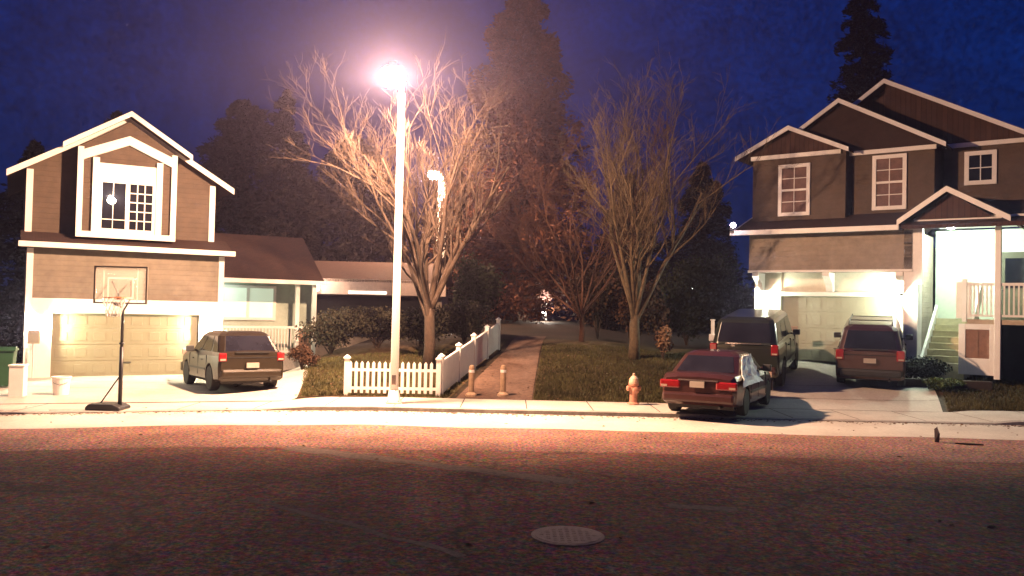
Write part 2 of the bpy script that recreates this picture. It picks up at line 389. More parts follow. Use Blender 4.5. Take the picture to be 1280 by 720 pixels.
# driveways
def _dl(y):
    return (-17.0, interp(y, [15, 21.36, 26, 30], [-5.3, -5.3, -6.1, -6.6]))
mb = MB(); vs = []; fs = []; ny, nxx = 30, 30
for j in range(ny + 1):
    for i in range(nxx + 1):
        x = -17.0 + 12.2 * i / nxx
        ya = YK(x) + 1.6; yb = 27.5
        y = ya + (yb - ya) * j / ny
        xr = _dl(y)[1]; x2 = -17.0 + (xr + 17.0) * i / nxx
        vs.append((x2, max(y, YK(x2) + 1.6), H(x2, y) + 0.010))
for j in range(ny):
    for i in range(nxx):
        a = j*(nxx+1)+i; fs.append((a, a+1, a+nxx+2, a+nxx+1))
tag(mb.add(vs, fs).build('driveway_of_the_tan_house', M['concrete'], recalc=False, smooth=True), kind='structure')
tag(sheet('driveway_of_the_taupe_house', lambda y: (interp(y, [21.2, 24, 30], [5.3, 5.6, 8.3]), interp(y, [21.2, 22.5, 26], [10.75, 11.3, 12.7])), 21.36, 30.0, 24, 12, M['concrete'], 0.010), kind='structure')
tag(sheet('footpath', lambda y: (interp(y, [21.3, 28, 40], [-1.35, -0.2, 1.2]), interp(y, [21.3, 28, 40], [0.55, 0.95, 2.0])), 21.36, 32.5, 22, 4, M['path'], 0.012), kind='structure')
tag(sheet('lawn_by_the_picket_fence', lambda y: (_dl(y)[1] - .02, interp(y, [21.3, 28, 31], [-1.5, -0.4, 0.0])), 21.36, 31.0, 24, 14, M['lawn'], 0.008), kind='structure')
tag(sheet('lawn_by_the_hydrant', lambda y: (interp(y, [21.3, 28, 31], [0.56, 0.98, 1.2]), interp(y, [21.2, 24, 30], [5.2, 5.5, 8.2])), 21.36, 31.0, 24, 14, M['lawn'], 0.008), kind='structure')
tag(sheet('lawn_below_the_porch', lambda y: (interp(y, [21.2, 22.5, 26], [10.85, 11.4, 12.8]), 26.0), 21.36, 27.5, 18, 24, M['lawn'], 0.008), kind='structure')

# grass blades over the three lawns (one uncountable mass)
rng = np.random.default_rng(3)
P = []
def add_grass(xa, xb, ya, yb, n, ok):
    c = 0
    while c < n:
        x = rng.uniform(xa, xb); y = ya + (yb - ya) * rng.random() ** 1.3
        if ok(x, y): P.append((x, y, H(x, y) + 0.005)); c += 1
add_grass(-6.3, -1.2, 21.38, 28, 16000, lambda x, y: interp(y, [21.3, 26, 30], [-5.2, -6.25, -6.5]) < x < interp(y, [21.3, 28, 31], [-1.55, -0.45, -0.05]))
add_grass(0.5, 6.5, 21.38, 29.5, 22000, lambda x, y: interp(y, [21.3, 28, 31], [0.6, 1.0, 1.2]) < x < interp(y, [21.2, 24, 30], [5.15, 5.45, 8.1]))
add_grass(10.9, 18, 21.38, 26.5, 22000, lambda x, y: x > interp(y, [21.2, 22.5, 26], [10.9, 11.45, 12.85]))
P = np.array(P); n = len(P); an = rng.uniform(0, 2*np.pi, n); h = rng.uniform(0.03, 0.11, n) ; w = 0.012
dx = np.stack([np.cos(an)*w, np.sin(an)*w, np.zeros(n)], 1)
tip = P + np.stack([rng.normal(0, .03, n), rng.normal(0, .03, n), h], 1)
V = np.stack([P - dx, P + dx, tip], 1).reshape(-1, 3)
tag(fast_mesh('grass', V, 3, M['grass']), 'short rough grass on the lawns', 'grass', kind='stuff')

# street patches (lighter repaired strips in the asphalt)
def patch(pts, w, name, label):
    mb = MB(); vs = []; fs = []; rr = random.Random(len(name))
    for i, p in enumerate(pts):
        a = Vector(pts[max(i-1, 0)]); b = Vector(pts[min(i+1, len(pts)-1)]); d = (b - a).normalized(); s = Vector((-d.y, d.x)) * w * rr.uniform(0.6, 1.2)
        p = Vector(p); vs += [(p.x - s.x, p.y - s.y, 0.004), (p.x + s.x, p.y + s.y, 0.004)]
    for i in range(len(pts) - 1): fs.append((2*i, 2*i+1, 2*i+3, 2*i+2))
    return tag(mb.add(vs, fs).build(name, M['patch'], recalc=False), kind='structure')
def wob(a, b, n, s, sd):
    rr = random.Random(sd); return [(a[0] + (b[0]-a[0])*i/n + rr.uniform(-s, s), a[1] + (b[1]-a[1])*i/n + rr.uniform(-s, s)) for i in range(n + 1)]
patch(wob((-3.6, 14.2), (1.0, 11.9), 16, 0.05, 1), 0.20, 'road_repair_strip', '')
patch(wob((-3.2, 10.5), (-0.4, 8.3), 14, 0.04, 2), 0.06, 'road_repair_seam', '')
patch(wob((2.0, 10.6), (2.8, 10.5), 6, 0.02, 3), 0.12, 'road_repair_spot', '')

# manhole cover
t = empty('manhole_cover', (0.65, 9.1, 0.0), 0, 'round pale iron manhole cover set in the dark street', 'manhole cover')
MB().lathe([(0.39, 0.002), (0.39, 0.008), (0.36, 0.010)], 40).build('frame_ring', M['steel'], t)
mb = MB().lathe([(0.35, 0.003), (0.35, 0.014)], 40)
for i in range(-4, 5):
    for j in range(-4, 5):
        if i*i + j*j < 17: mb.box(i*.07-.02, i*.07+.02, j*.07-.02, j*.07+.02, 0.013, 0.018)
mb.build('lid', M['steel'], t)

# pavement joints and windblown leaves
mb = MB()
for k in range(-14, 26):
    x = k*1.52 + .4; ya, yb = YK(x) + .18, (min(YK(x) + 1.98, 21.33) if x > -5.4 else YK(x) + 1.58)
    mb.add([(x-.012, ya, H(x, ya)+.0095), (x+.012, ya, H(x, ya)+.0095), (x+.012, yb, H(x, yb)+.0095), (x-.012, yb, H(x, yb)+.0095)], [(0, 1, 2, 3)])
for y in (22.6, 24.4):
    for (a, b) in ((-13.2, -6.2), (6.0, 11.6)):
        q = [(a + (b-a)*i/10, y) for i in range(11)]
        for (p0, p1) in zip(q, q[1:]): mb.add([(p0[0], y-.012, H(p0[0], y-.012)+.016), (p1[0], y-.012, H(p1[0], y-.012)+.016), (p1[0], y+.012, H(p1[0], y+.012)+.016), (p0[0], y+.012, H(p0[0], y+.012)+.016)], [(0, 1, 2, 3)])
tag(mb.build('pavement_joints', M['soil'], recalc=False), kind='structure')
rg = np.random.default_rng(11); n = 2600; X = rg.uniform(-14, 18, n); q = rg.random(n)
Y = np.where(q < .45, np.array([YK(v) for v in X]) - np.abs(rg.normal(0, .16, n)) - .03, np.where(q < .6, rg.uniform(8, 19, n), rg.uniform(21.4, 27.5, n)))
keep = ~((Y > 21.3) & ((X < -5.4) | ((X > 5.2) & (X < 12.8)))); X, Y = X[keep], Y[keep]; n = len(X)
Z = np.array([(.012 if b < YK(a) else H(a, b) + .035) for a, b in zip(X, Y)]); an = rg.uniform(0, 6.28, n); s_ = rg.uniform(.02, .055, n)
c_ = np.stack([X, Y, Z], 1); a_ = np.stack([np.cos(an)*s_, np.sin(an)*s_, rg.uniform(-.005, .012, n)], 1); b_ = np.stack([-np.sin(an)*s_*.6, np.cos(an)*s_*.6, rg.uniform(-.004, .014, n)], 1)
tag(fast_mesh('fallen_leaves', np.stack([c_-a_, c_+b_, c_+a_, c_-b_], 1).reshape(-1, 3), 4, mat('dead_leaf', (.10, .05, .025), .9, .5, 2)), 'scattered brown fallen leaves along the kerb and lawns', 'leaves', kind='stuff')

# ------------------------------------------------------------------ house helpers (local x along facade, y into house, z up)
def gable_roof(mb, x0, x1, xa, ze, za, y0, y1, th=0.10):
    """gable roof slab: eaves x0,x1 at ze, ridge xa at za, running y0..y1"""
    mb.prism([(x0, ze - th), (xa, za - th), (xa, za), (x0, ze)], y0, y1)
    mb.prism([(xa, za - th), (x1, ze - th), (x1, ze), (xa, za)], y0, y1)
def rake(mb, x0, x1, xa, ze, za, y, w=0.2, t=0.05):
    """white barge boards in front of a gable"""
    mb.prism([(x0, ze - w), (xa, za - w), (xa, za + .02), (x0, ze + .02)], y - t, y)
    mb.prism([(xa, za - w), (x1, ze - w), (x1, ze + .02), (xa, za + .02)], y - t, y)
def window(parent, x0, x1, z0, z1, y, tw=0.13, mode='hung', glass='glass', label=None, cols=2, rows=2):
    """window in the plane y, outer trim x0..x1,z0..z1"""
    f = MB()
    f.box(x0, x1, y-.06, y+.02, z1-tw, z1).box(x0, x1, y-.06, y+.02, z0, z0+tw).box(x0, x0+tw, y-.055, y+.02, z0+tw, z1-tw).box(x1-tw, x1, y-.055, y+.02, z0+tw, z1-tw)
    root = f.build('window', M['trim'], parent)
    if label: root['label'] = label
    xi0, xi1, zi0, zi1 = x0+tw, x1-tw, z0+tw, z1-tw
    MB().box(xi0, xi1, y-.012, y-.004, zi0, zi1).build('pane', M[glass], root)
    s = MB(); zm = (zi0+zi1)/2
    if mode == 'hung':
        s.box(xi0, xi1, y-.045, y-.013, zm-.035, zm+.035)
        for (a, b) in ((zm+.035, zi1), (zi0, zm-.035)):
            for k in range(1, cols):
                xx = xi0+(xi1-xi0)*k/cols; s.box(xx-.012, xx+.012, y-.03, y-.013, a, b)
            for k in range(1, rows):
                zz = a+(b-a)*k/rows; s.box(xi0, xi1, y-.031, y-.014, zz-.012, zz+.012)
    else:
        for k in range(1, cols):
            xx = xi0+(xi1-xi0)*k/cols; s.box(xx-.014, xx+.014, y-.03, y-.013, zi0, zi1)
        for k in range(1, rows):
            zz = zi0+(zi1-zi0)*k/rows; s.box(xi0, xi1, y-.031, y-.014, zz-.014, zz+.014)
    s.build('muntin', M['trim'], root)
    return root
def garage_door(parent, x0, x1, z0, z1, y, m, rows=4, cols=8):
    root = MB().box(x0, x1, y, y+.05, z0, z1).build('garage_door', m, parent)
    mb = MB(); hh = (z1-z0)/rows
    for r_ in range(rows):
        a, b = z0+hh*r_+.012, z0+hh*(r_+1)-.012
        mb.box(x0+.01, x1-.01, y-.012, y-.001, a, b)
        ww = (x1-x0)/cols
        for c in range(cols):
            mb.box(x0+ww*c+.1, x0+ww*(c+1)-.1, y-.022, y-.0125, a+.1, b-.1)
    mb.build('door_panel', m, root, bevel=0.008)
    MB().box((x0+x1)/2-.12, (x0+x1)/2+.12, y-.06, y-.023, z0+.42, z0+.45).build('handle', M['black'], root)
    return root
def wall_lantern(parent, x, y, z, watt, col, em=60, off=0.16, ls=0.05, label=None, rad=.05):
    """lantern fixed on a wall plane y, facing -y"""
    root = MB().box(x-.05, x+.05, y-.03, y-.001, z-.12, z+.06).build('wall_lantern', M['black'], parent)
    if label: root['label'] = label
    MB().lathe([(.02, .15), (.09, .10), (.10, .09)], 8, (x, y-off, z)).tube([(x, y-.03, z), (x, y-off, z+.02), (x, y-off, z+.10)], .012, 6).lathe([(.075, -.12), (.06, -.14), (.03, -.16)], 8, (x, y-off, z)).tube([(x+.072, y-off, z+.10), (x+.078, y-off, z), (x+.07, y-off, z-.13)], .006, 5).tube([(x-.072, y-off, z+.10), (x-.078, y-off, z), (x-.07, y-off, z-.13)], .006, 5).build('lantern_cap', M['black'], root)
    MB().lathe([(.05, -.11), (.06, 0), (.07, .085)], 10, (x, y-off, z)).build('lantern_glass', emis('lantern_glow', col, em, True), root, smooth=True)
    lamp('lantern_light', (x, y-off, z-.03), watt, col, .045, parent)
    return root

# ------------------------------------------------------------------ LEFT HOUSE
LH = empty('tan_house', (-14.184, 25.0, 0), math.atan2(0.50701, 0.86194), 'tan two storey house with white trim, gabled window bay and garage, behind the basketball hoop', 'house')
W, D = 5.5, 7.0
wl_ = MB()
wl_.box(0, .66, 0, .2, 0, 1.98).box(4.82, W, 0, .2, 0, 1.98).box(0, W, 0, .2, 1.98, 4.0)
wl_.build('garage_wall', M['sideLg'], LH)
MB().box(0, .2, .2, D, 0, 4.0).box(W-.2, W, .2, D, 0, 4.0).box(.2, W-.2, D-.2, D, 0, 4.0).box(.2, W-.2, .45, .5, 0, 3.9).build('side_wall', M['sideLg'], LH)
tr = MB()
tr.box(-.05, .12, -.04, -.002, 0, 3.85).box(W-.12, W+.05, -.04, -.002, 0, 3.85)                    # corner boards
tr.box(.121, W-.121, -.045, -.002, 1.95, 2.38)                                                    # header
tr.box(.121, .66, -.046, -.002, 0, 1.949).box(4.82, W-.121, -.046, -.002, 0, 1.949)               # broad white jambs
tr.build('trim', M['trim'], LH, bevel=.006)
garage_door(LH, .66, 4.82, 0.02, 1.98, .12, M['doorL'])
# upper wall, set back
UW = 0.75
def gz(u): return 7.98 - abs(u - 2.62) * 0.60
up = MB().prism([(-.12, 4.2), (5.35, 4.2), (5.35, gz(5.35)), (2.62, gz(2.62)), (-.12, gz(-.12))], UW, D)
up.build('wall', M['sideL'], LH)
rf = MB(); gable_roof(rf, -.62, 5.86, 2.62, gz(-.62)+.1, 8.08, UW-.35, D+.3)
rf.prismx([(-.35, 3.98), (UW+.1, 4.42), (UW+.1, 4.30), (-.35, 3.86)], -.22, W+.25)                 # skirt roof over the garage
roofL = rf.build('roof', M['roof'], LH)
rk = MB(); rake(rk, -.64, 5.88, 2.62, gz(-.64)+.1, 8.08, UW-.355, .17)
rk.box(-.12, .06, UW-.04, UW-.002, 4.35, gz(.0)-.15).box(5.17, 5.35, UW-.04, UW-.002, 4.35, gz(5.3)-.15)
rk.build('barge_board', M['trim'], LH)
MB().box(-.28, W+.30, -.47, -.352, 3.86, 4.02).build('gutter', M['trim'], LH, bevel=.01)
# the gabled bay
BY = 0.05
bay = MB().prism([(1.23, 4.36), (4.0, 4.36), (4.0, 7.02), (2.62, 7.92), (1.23, 7.02)], BY+.12, UW+.2)
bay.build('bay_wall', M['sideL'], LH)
rf = MB(); gable_roof(rf, .80, 4.42, 2.62, 7.02, 8.16, BY-.22, 4.5, .08); rf.build('roof', M['roof'], LH)
rk = MB(); rake(rk, .78, 4.44, 2.62, 7.01, 8.17, BY-.225, .14); rk.build('barge_board', M['trim'], LH)
bt = MB()
bt.box(1.20, 1.36, BY, BY+.119, 4.44, 7.0).box(3.87, 4.03, BY, BY+.119, 4.44, 7.0)                # outer posts
bt.prism([(1.361, 6.62), (2.62, 7.18), (3.869, 6.62), (3.869, 6.92), (2.62, 7.46), (1.361, 6.92)], BY, BY+.118)   # gabled band
bt.box(1.62, 1.80, BY+.01, BY+.117, 4.44, 6.715).box(3.43, 3.61, BY+.01, BY+.117, 4.44, 6.715)
bt.box(1.201, 4.029, BY-.03, BY+.116, 4.26, 4.439)
bt.build('bay_trim', M['trim'], LH)
# window of the bay: broad white head board, two lights, left with a glowing globe in front, right with muntins
wy = BY + .115
f = MB().box(1.801, 3.429, wy-.06, wy, 5.98, 6.56).box(1.801, 3.429, wy-.06, wy, 4.44, 4.56).box(1.801, 1.90, wy-.06, wy, 4.56, 5.98).box(3.33, 3.429, wy-.06, wy, 4.56, 5.98).box(2.56, 2.68, wy-.055, wy, 4.56, 5.98)
wroot = f.build('window', M['trim'], LH); wroot['label'] = 'wide bay window with a bright globe in front of its left pane'
MB().box(1.90, 2.56, wy-.02, wy-.012, 4.56, 5.98).box(2.68, 3.33, wy-.02, wy-.012, 4.56, 5.98).build('pane', M['glass'], wroot)
s = MB()
for k in range(1, 3):
    xx = 2.68 + .65*k/3; s.box(xx-.016, xx+.016, wy-.04, wy-.021, 4.56, 5.98)
for k in range(1, 5):
    zz = 4.56 + 1.42*k/5; s.box(2.68, 3.33, wy-.041, wy-.022, zz-.016, zz+.016); 
    if k in (1,): s.box(1.90, 2.56, wy-.041, wy-.022, zz-.012, zz+.012)
s.box(2.2, 2.22, wy-.04, wy-.021, 4.56, 5.98)
s.build('muntin', M['trim'], wroot)
MB().lathe([(.02, -.11), (.10, -.07), (.13, 0), (.10, .07), (.02, .11)], 14, (2.16, wy-.10, 5.42)).build('bay_globe', emis('bay_globe_glow', (1, .85, .6), 12), wroot, smooth=True)
lamp('bay_globe_light', (2.16, wy-.30, 5.55), 26, (1, .82, .55), .08, LH)
wall_lantern(LH, .36, -.046, 1.62, GARL_W, GARL_C, 80)
wall_lantern(LH, 5.12, -.046, 1.55, GARL_W, GARL_C, 80)
# side porch, right of the garage
pc = MB().box(W+.001, 9.3, 2.4, 2.6, 0, 3.2); pc.build('porch_wall', M['teal'], LH)
pl = MB().prismx([(.9, 3.22), (3.6, 4.9), (3.6, 4.78), (.9, 3.10)], W+.25, 9.2)
pl.prismx([(3.6, 4.9), (6.6, 3.3), (6.6, 3.18), (3.6, 4.78)], W+.25, 9.2)
pl.build('porch_roof', M['roof'], LH)
MB().box(W+.22, 9.24, .80, .898, 3.06, 3.20).build('porch_fascia', M['trim'], LH)
MB().box(W+.003, 9.1, 1.0, 2.4, 0.02, .55).build('porch_floor', M['kerb'], LH)
MB().box(8.25, 8.39, 1.05, 1.19, .551, 3.1).build('post', M['trim'], LH); MB().box(8.86, 9.0, 1.05, 1.19, .551, 3.1).build('post', M['trim'], LH)
rr = MB().box(W+.2, 8.249, 1.08, 1.15, 1.50, 1.58).box(W+.2, 8.249, 1.08, 1.15, .66, .72)
for k in range(22): rr.box(W+.3+k*.11, W+.335+k*.11, 1.10, 1.13, .721, 1.499)
rr.box(8.391, 8.859, 1.06, 1.18, 1.5, 1.58)
rr.build('railing', M['trim'], LH)
MB().box(8.392, 8.858, 1.09, 1.15, .6, 1.499).build('panel', M['brownpanel'], LH)
wr = MB().box(5.9, 7.9, 2.33, 2.399, 1.75, 1.85).box(5.9, 7.9, 2.33, 2.399, 2.9, 3.0).box(5.9, 6.0, 2.33, 2.398, 1.85, 2.9).box(6.85, 6.95, 2.33, 2.398, 1.85, 2.9).box(7.8, 7.9, 2.33, 2.398, 1.85, 2.9).build('window', M['trim'], LH)
wr['label'] = 'pale lit curtained window under the porch roof'
MB().box(6.0, 7.8, 2.37, 2.385, 1.85, 2.9).build('pane', emis('curtain_glow', (.72, 1.0, .68), .22), wr)
lamp('porch_light', (6.0, 1.6, 2.8), 14, (.75, 1, .8), .06, LH)

# things in front of the left house
t = empty('white_box', (-11.72, 20.4, 0.03), .25, 'tall narrow white box standing left of the garage corner', 'box')
MB().box(-.16, .16, -.16, .16, 0, .72).build('box_body', M['white'], t, bevel=.01); MB().box(-.18, .18, -.18, .18, .721, .76).build('lid', M['white'], t, bevel=.01)
t = empty('white_tub', (-10.95, 20.9, 0.03), .3, 'low white tub beside the garage door edge', 'tub')
MB().lathe([(.17, 0), (.21, .40), (.23, .42), (.23, .45), (.19, .45), (.17, .30)], 20).build('tub_body', M['white'], t, smooth=False)
MB().tube([(-.20, 0, .40), (-.14, -.16, .30), (0, -.22, .26), (.14, -.16, .30), (.20, 0, .40)], .008, 6).build('handle', M['chrome'], t)
t = empty('meter_cabinet', (-13.72, 24.6, 0.0), math.atan2(.507, .862), 'small grey metal box hanging on the white garage corner', 'meter box')
MB().box(-.16, .16, .25, .36, 1.05, 1.45).build('case', mat('grey_metal', (.32, .28, .2), .5, .1), t, bevel=.01)
MB().box(-.12, .12, .235, .249, 1.09, 1.41).build('cover', mat('grey_cover', (.22, .2, .15), .5, .1), t)
MB().tube([(0, .3, 1.05), (0, .3, .05)], .02, 8).build('conduit', M['pole'], t)
t = empty('wheelie_bin', (-13.25, 22.3, 0.03), .4, 'dark green wheeled rubbish bin at the left edge of the driveway', 'bin')
MB().prism([(-.24, .06), (.24, .06), (.31, .95), (-.31, .95)], -.3, .3).build('bin_body', M['bin'], t, bevel=.03)
MB().prismx([(-.35, .955), (.36, .955), (.36, 1.0), (-.2, 1.07), (-.35, 1.0)], -.34, .34).build('lid', M['bin'], t, bevel=.01)
MB().tube([(-.3, .36, .92), (.3, .36, .92)], .018, 8).build('handle', M['bin'], t)
for sx in (-.27, .27): MB().lathe([(.05, -.03), (.10, -.03), (.10, .03), (.05, .03)], 16, (sx, .27, .10), 'x').build('wheel', M['tyre'], t)

# ------------------------------------------------------------------ basketball hoop
t = empty('basketball_hoop', (-8.35, 18.36, H(-8.35, 18.3)), .0, 'portable basketball hoop with clear backboard on a black pole by the left driveway', 'basketball hoop')
MB().prism([(-.62, 0), (.12, 0), (.12, .07), (-.05, .14), (-.55, .14), (-.62, .07)], -.28, .28).build('base', M['black'], t, bevel=.03)
MB().tube([(0, 0, .1), (0, 0, 1.35)], .042, 12).tube([(0, 0, 1.30), (0, 0, 2.15), (-.03, -.02, 2.22), (-.17, -.04, 2.27)], .032, 10).tube([(0, 0, 1.4), (0, 0, 1.44)], .055, 12).tube([(0, .0, .75), (-.42, 0, .12)], .015, 6).build('pole', M['black'], t, smooth=True)
bz0, bz1, bx0, bx1 = 2.27, 3.07, -.57, .57
fr = MB().box(bx0, bx1, -.16, -.12, bz0, bz0+.03).box(bx0, bx1, -.16, -.12, bz1-.03, bz1).box(bx0, bx0+.03, -.16, -.12, bz0+.03, bz1-.03).box(bx1-.03, bx1, -.16, -.12, bz0+.03, bz1-.03)
fr.build('backboard_frame', mat('grey_frame', (.12, .10, .08), .5, .1), t)
acr = bpy.data.materials.new('clear_acrylic'); acr.use_nodes = True; ab = acr.node_tree.nodes['Principled BSDF']
an_ = acr.node_tree; tl_ = an_.nodes.new('ShaderNodeBsdfTranslucent'); tp_ = an_.nodes.new('ShaderNodeBsdfTransparent'); mx_ = an_.nodes.new('ShaderNodeMixShader')
tl_.inputs['Color'].default_value = (.8, .76, .7, 1); mx_.inputs[0].default_value = .17
an_.links.new(tp_.outputs[0], mx_.inputs[1]); an_.links.new(tl_.outputs[0], mx_.inputs[2]); an_.links.new(mx_.outputs[0], an_.nodes['Material Output'].inputs['Surface'])
frost = acr.copy(); frost.node_tree.nodes['Mix Shader'].inputs[0].default_value = .6
MB().box(bx0+.03, bx1-.03, -.145, -.135, bz0+.03, bz1-.03).build('backboard', acr, t)
sq = MB()
for (a, b, c, d) in ((-.28, .28, 2.38, 2.41), (-.28, .28, 2.80, 2.83), (-.28, -.25, 2.41, 2.80), (.25, .28, 2.41, 2.80)): sq.box(a, b, -.149, -.146, c, d)
sq.box(bx0+.2, bx0+.22, -.149, -.146, 2.3, 3.02).box(bx1-.22, bx1-.2, -.149, -.146, 2.3, 3.02)
sq.build('target_square', frost, t)
MB().tube([(0, 0, 2.1), (-.12, .1, 2.4), (-.2, -.11, 2.75)], .018, 6).tube([(0, 0, 2.1), (.12, .1, 2.4), (.2, -.11, 2.75)], .018, 6).build('bracket', M['black'], t)
rm = [(.23*math.cos(a), -.42+.23*math.sin(a), 2.40) for a in np.linspace(0, 2*math.pi, 25)]
MB().tube(rm, .009, 6, False).box(-.05, .05, -.2, -.161, 2.36, 2.42).build('rim', mat('orange_rim', (.5, .16, .06), .5, .1), t)
nt_ = MB()
for k in range(12):
    a0 = 2*math.pi*k/12
    for s_ in (1, -1):
        nt_.tube([((.23-.1*j/4)*math.cos(a0+s_*j*.26), -.42+(.23-.1*j/4)*math.sin(a0+s_*j*.26), 2.40-.1*j) for j in range(5)], .007, 4, False)
nt_.build('net', M['white'], t)

# ------------------------------------------------------------------ RIGHT HOUSE
BZ = 0.86
RH = empty('taupe_house', (8.037, 29.0, 0), math.atan2(-0.60174, 0.79870), 'large taupe house with three stepped gables, double garage and lit entry porch', 'house')
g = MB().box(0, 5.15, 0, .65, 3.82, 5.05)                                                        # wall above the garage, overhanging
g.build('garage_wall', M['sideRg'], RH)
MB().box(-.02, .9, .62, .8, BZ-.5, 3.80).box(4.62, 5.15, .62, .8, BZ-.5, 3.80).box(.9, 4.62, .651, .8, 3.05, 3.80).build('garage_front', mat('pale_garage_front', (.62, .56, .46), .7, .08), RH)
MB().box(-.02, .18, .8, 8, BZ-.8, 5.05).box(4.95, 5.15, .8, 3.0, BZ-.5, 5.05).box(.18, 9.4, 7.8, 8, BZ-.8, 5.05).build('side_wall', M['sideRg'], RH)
garage_door(RH, .9, 4.62, BZ+.02, 3.05, .74, M['doorR'], 4, 8)
tr = MB().box(.78, 4.74, .56, .619, 3.02, 3.16).box(.78, .9, .56, .619, BZ, 3.019).box(4.62, 4.74, .56, .619, BZ, 3.019)
tr.box(-.03, 5.16, -.03, -.002, 3.78, 3.86)
tr.box(4.95, 5.30, .05, .60, BZ-.3, 3.77)
tr.build('garage_trim', M['trim'], RH, bevel=.008)
for x in (.12, 2.45, 4.66):
    MB().prismx([(.0, 3.775), (.0, 3.66), (.35, 3.42), (.45, 3.17), (.61, 3.17), (.61, 3.775)], x, x+.22).build('bracket', M['trim'], RH)
wall_lantern(RH, .42, .62, 2.95, GARR_W, GARR_C, 80, label='left lantern beside the garage door')
wall_lantern(RH, 4.86, .05, 2.95, GARR_W, GARR_C, 80, label='right lantern beside the garage door')
# skirt roof, gutter
sk = MB().prismx([(-.4, 5.16), (4.4, 6.9), (4.4, 6.78), (-.4, 5.04)], -.42, 9.8)
sk.build('lower_roof', M['roof'], RH)
MB().box(-.5, 4.85, -.50, -.402, 5.02, 5.18).build('gutter', M['trim'], RH, bevel=.01)
MB().prismx([(-.401, 5.04), (-.401, 5.17), (4.3, 6.87), (4.3, 6.74)], -.47, -.421).build('barge_board', M['trim'], RH)
t_ = MB().box(-.46, -.34, -.60, -.51, 5.19, 5.29).build('security_light', M['black'], RH)
MB().lathe([(.02, -.09), (.08, -.05), (.10, 0), (.07, .06), (.02, .09)], 12, (-.33, -.62, 5.36)).build('bulb', emis('security_glow', (1, .8, .9), 14), t_, smooth=True)
lamp('security_light_source', (-.33, -.80, 5.4), 9, (1, .75, .85), .05, RH)
# three stepped upper blocks: (x0, x1, front y, wall bottom, eave z, overhang x0, x1, apex x, apex z)
blocks = [(-.22, 2.92, .8, 5.3, 7.84, -.72, 3.08, 1.12, 8.74),
          (3.0, 5.50, 1.2, 5.5, 7.80, 0.0, 5.86, 2.64, 9.56),
          (5.6, 7.95, 2.1, 5.9, 7.93, .6, 8.2, 3.84, 10.24)]
for i, (a, b, y, zb, ze, oa, ob, ax, az) in enumerate(blocks):
    def zr(x): return ze + (az - ze) * ((x - oa) / (ax - oa) if x < ax else (ob - x) / (ob - ax))
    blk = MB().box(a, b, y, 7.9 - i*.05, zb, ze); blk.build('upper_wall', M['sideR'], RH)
    lo = max(oa + .3, a - (0 if i == 0 else 1.8)); hi = ob - .2
    poly = [(lo, ze - .02), (hi, ze - .02), (hi, zr(hi) - .05), (ax, az - .06), (lo, zr(lo) - .05)] if lo < ax else [(lo, ze-.02), (hi, ze-.02), (hi, zr(hi)-.05), (lo, zr(lo)-.05)]
    MB().prism(poly, y - .03 - i*.001, y + .25).build('gable_wall', M['gableR'], RH)
    if i:   # body behind the gable closes the roof space
        MB().prism([(oa+.3, ze-.03), (hi, ze-.03), (hi, zr(hi)-.07), (ax, az-.08), (oa+.3, zr(oa+.3)-.07)], y+.3, 8.2).build('attic_wall', M['gableR'], RH)
    rf = MB(); gable_roof(rf, oa, ob, ax, ze + .0, az, y - .32, 8.4 + i*.1, .08); rf.build('roof', M['roof'], RH)
    rk = MB(); rake(rk, oa - .02, ob + .02, ax, ze, az + .01, y - .325, .13)
    rk.box(max(a - .05, oa + .2), min(b + .1, ob - .3), y - .10, y - .035 - i*.001, ze - .12, ze + .02)
    rk.build('barge_board', M['trim'], RH)
window(RH, .70, 1.78, 5.74, 7.50, .795, .12, 'hung', 'blind', label='double hung window of the lowest gable')
window(RH, 3.66, 4.70, 5.84, 7.62, 1.195, .12, 'hung', 'blind', label='double hung window of the middle gable')
window(RH, 6.20, 7.10, 6.60, 7.66, 2.095, .13, 'grid', 'glass', label='small square window of the highest gable', cols=2, rows=2)
# porch gable
pg = MB(); gable_roof(pg, 4.78, 7.75, 6.12, 5.32, 6.26, -.30, 3.6, .08); pg.build('porch_roof', M['roof'], RH)
MB().prism([(5.2, 5.36), (7.3, 5.36), (6.12, 6.12)], -.05, .1).build('porch_gable', M['gableR'], RH)
pk = MB(); rake(pk, 4.76, 7.77, 6.12, 5.32, 6.27, -.305, .15)
pk.build('barge_board', M['trim'], RH)
pt = MB().box(5.18, 7.50, .0, .16, 5.18, 5.35).box(5.301, 5.42, .0, .16, 3.4, 5.179)
pt.build('porch_beam', M['trim'], RH)
MB().box(7.34, 7.50, .0, .16, BZ-.2, 5.179).build('post', M['trim'], RH, bevel=.01)
MB().box(4.9, 5.3, .0, .045, BZ-.3, 5.17).build('garage_corner_board', M['trim'], RH)
MB().box(5.3, 9.4, .1, 3.4, 5.36, 5.42).build('porch_ceiling', M['white'], RH)
MB().box(5.151, 9.4, 3.4, 3.55, BZ-.5, 5.30).build('entry_wall', mat('pale_entry_wall', (.55, .60, .50), .7, .06), RH)
MB().box(9.25, 9.4, .2, 3.4, 2.4, 5.30).build('entry_side_wall', M['sideR'], RH)
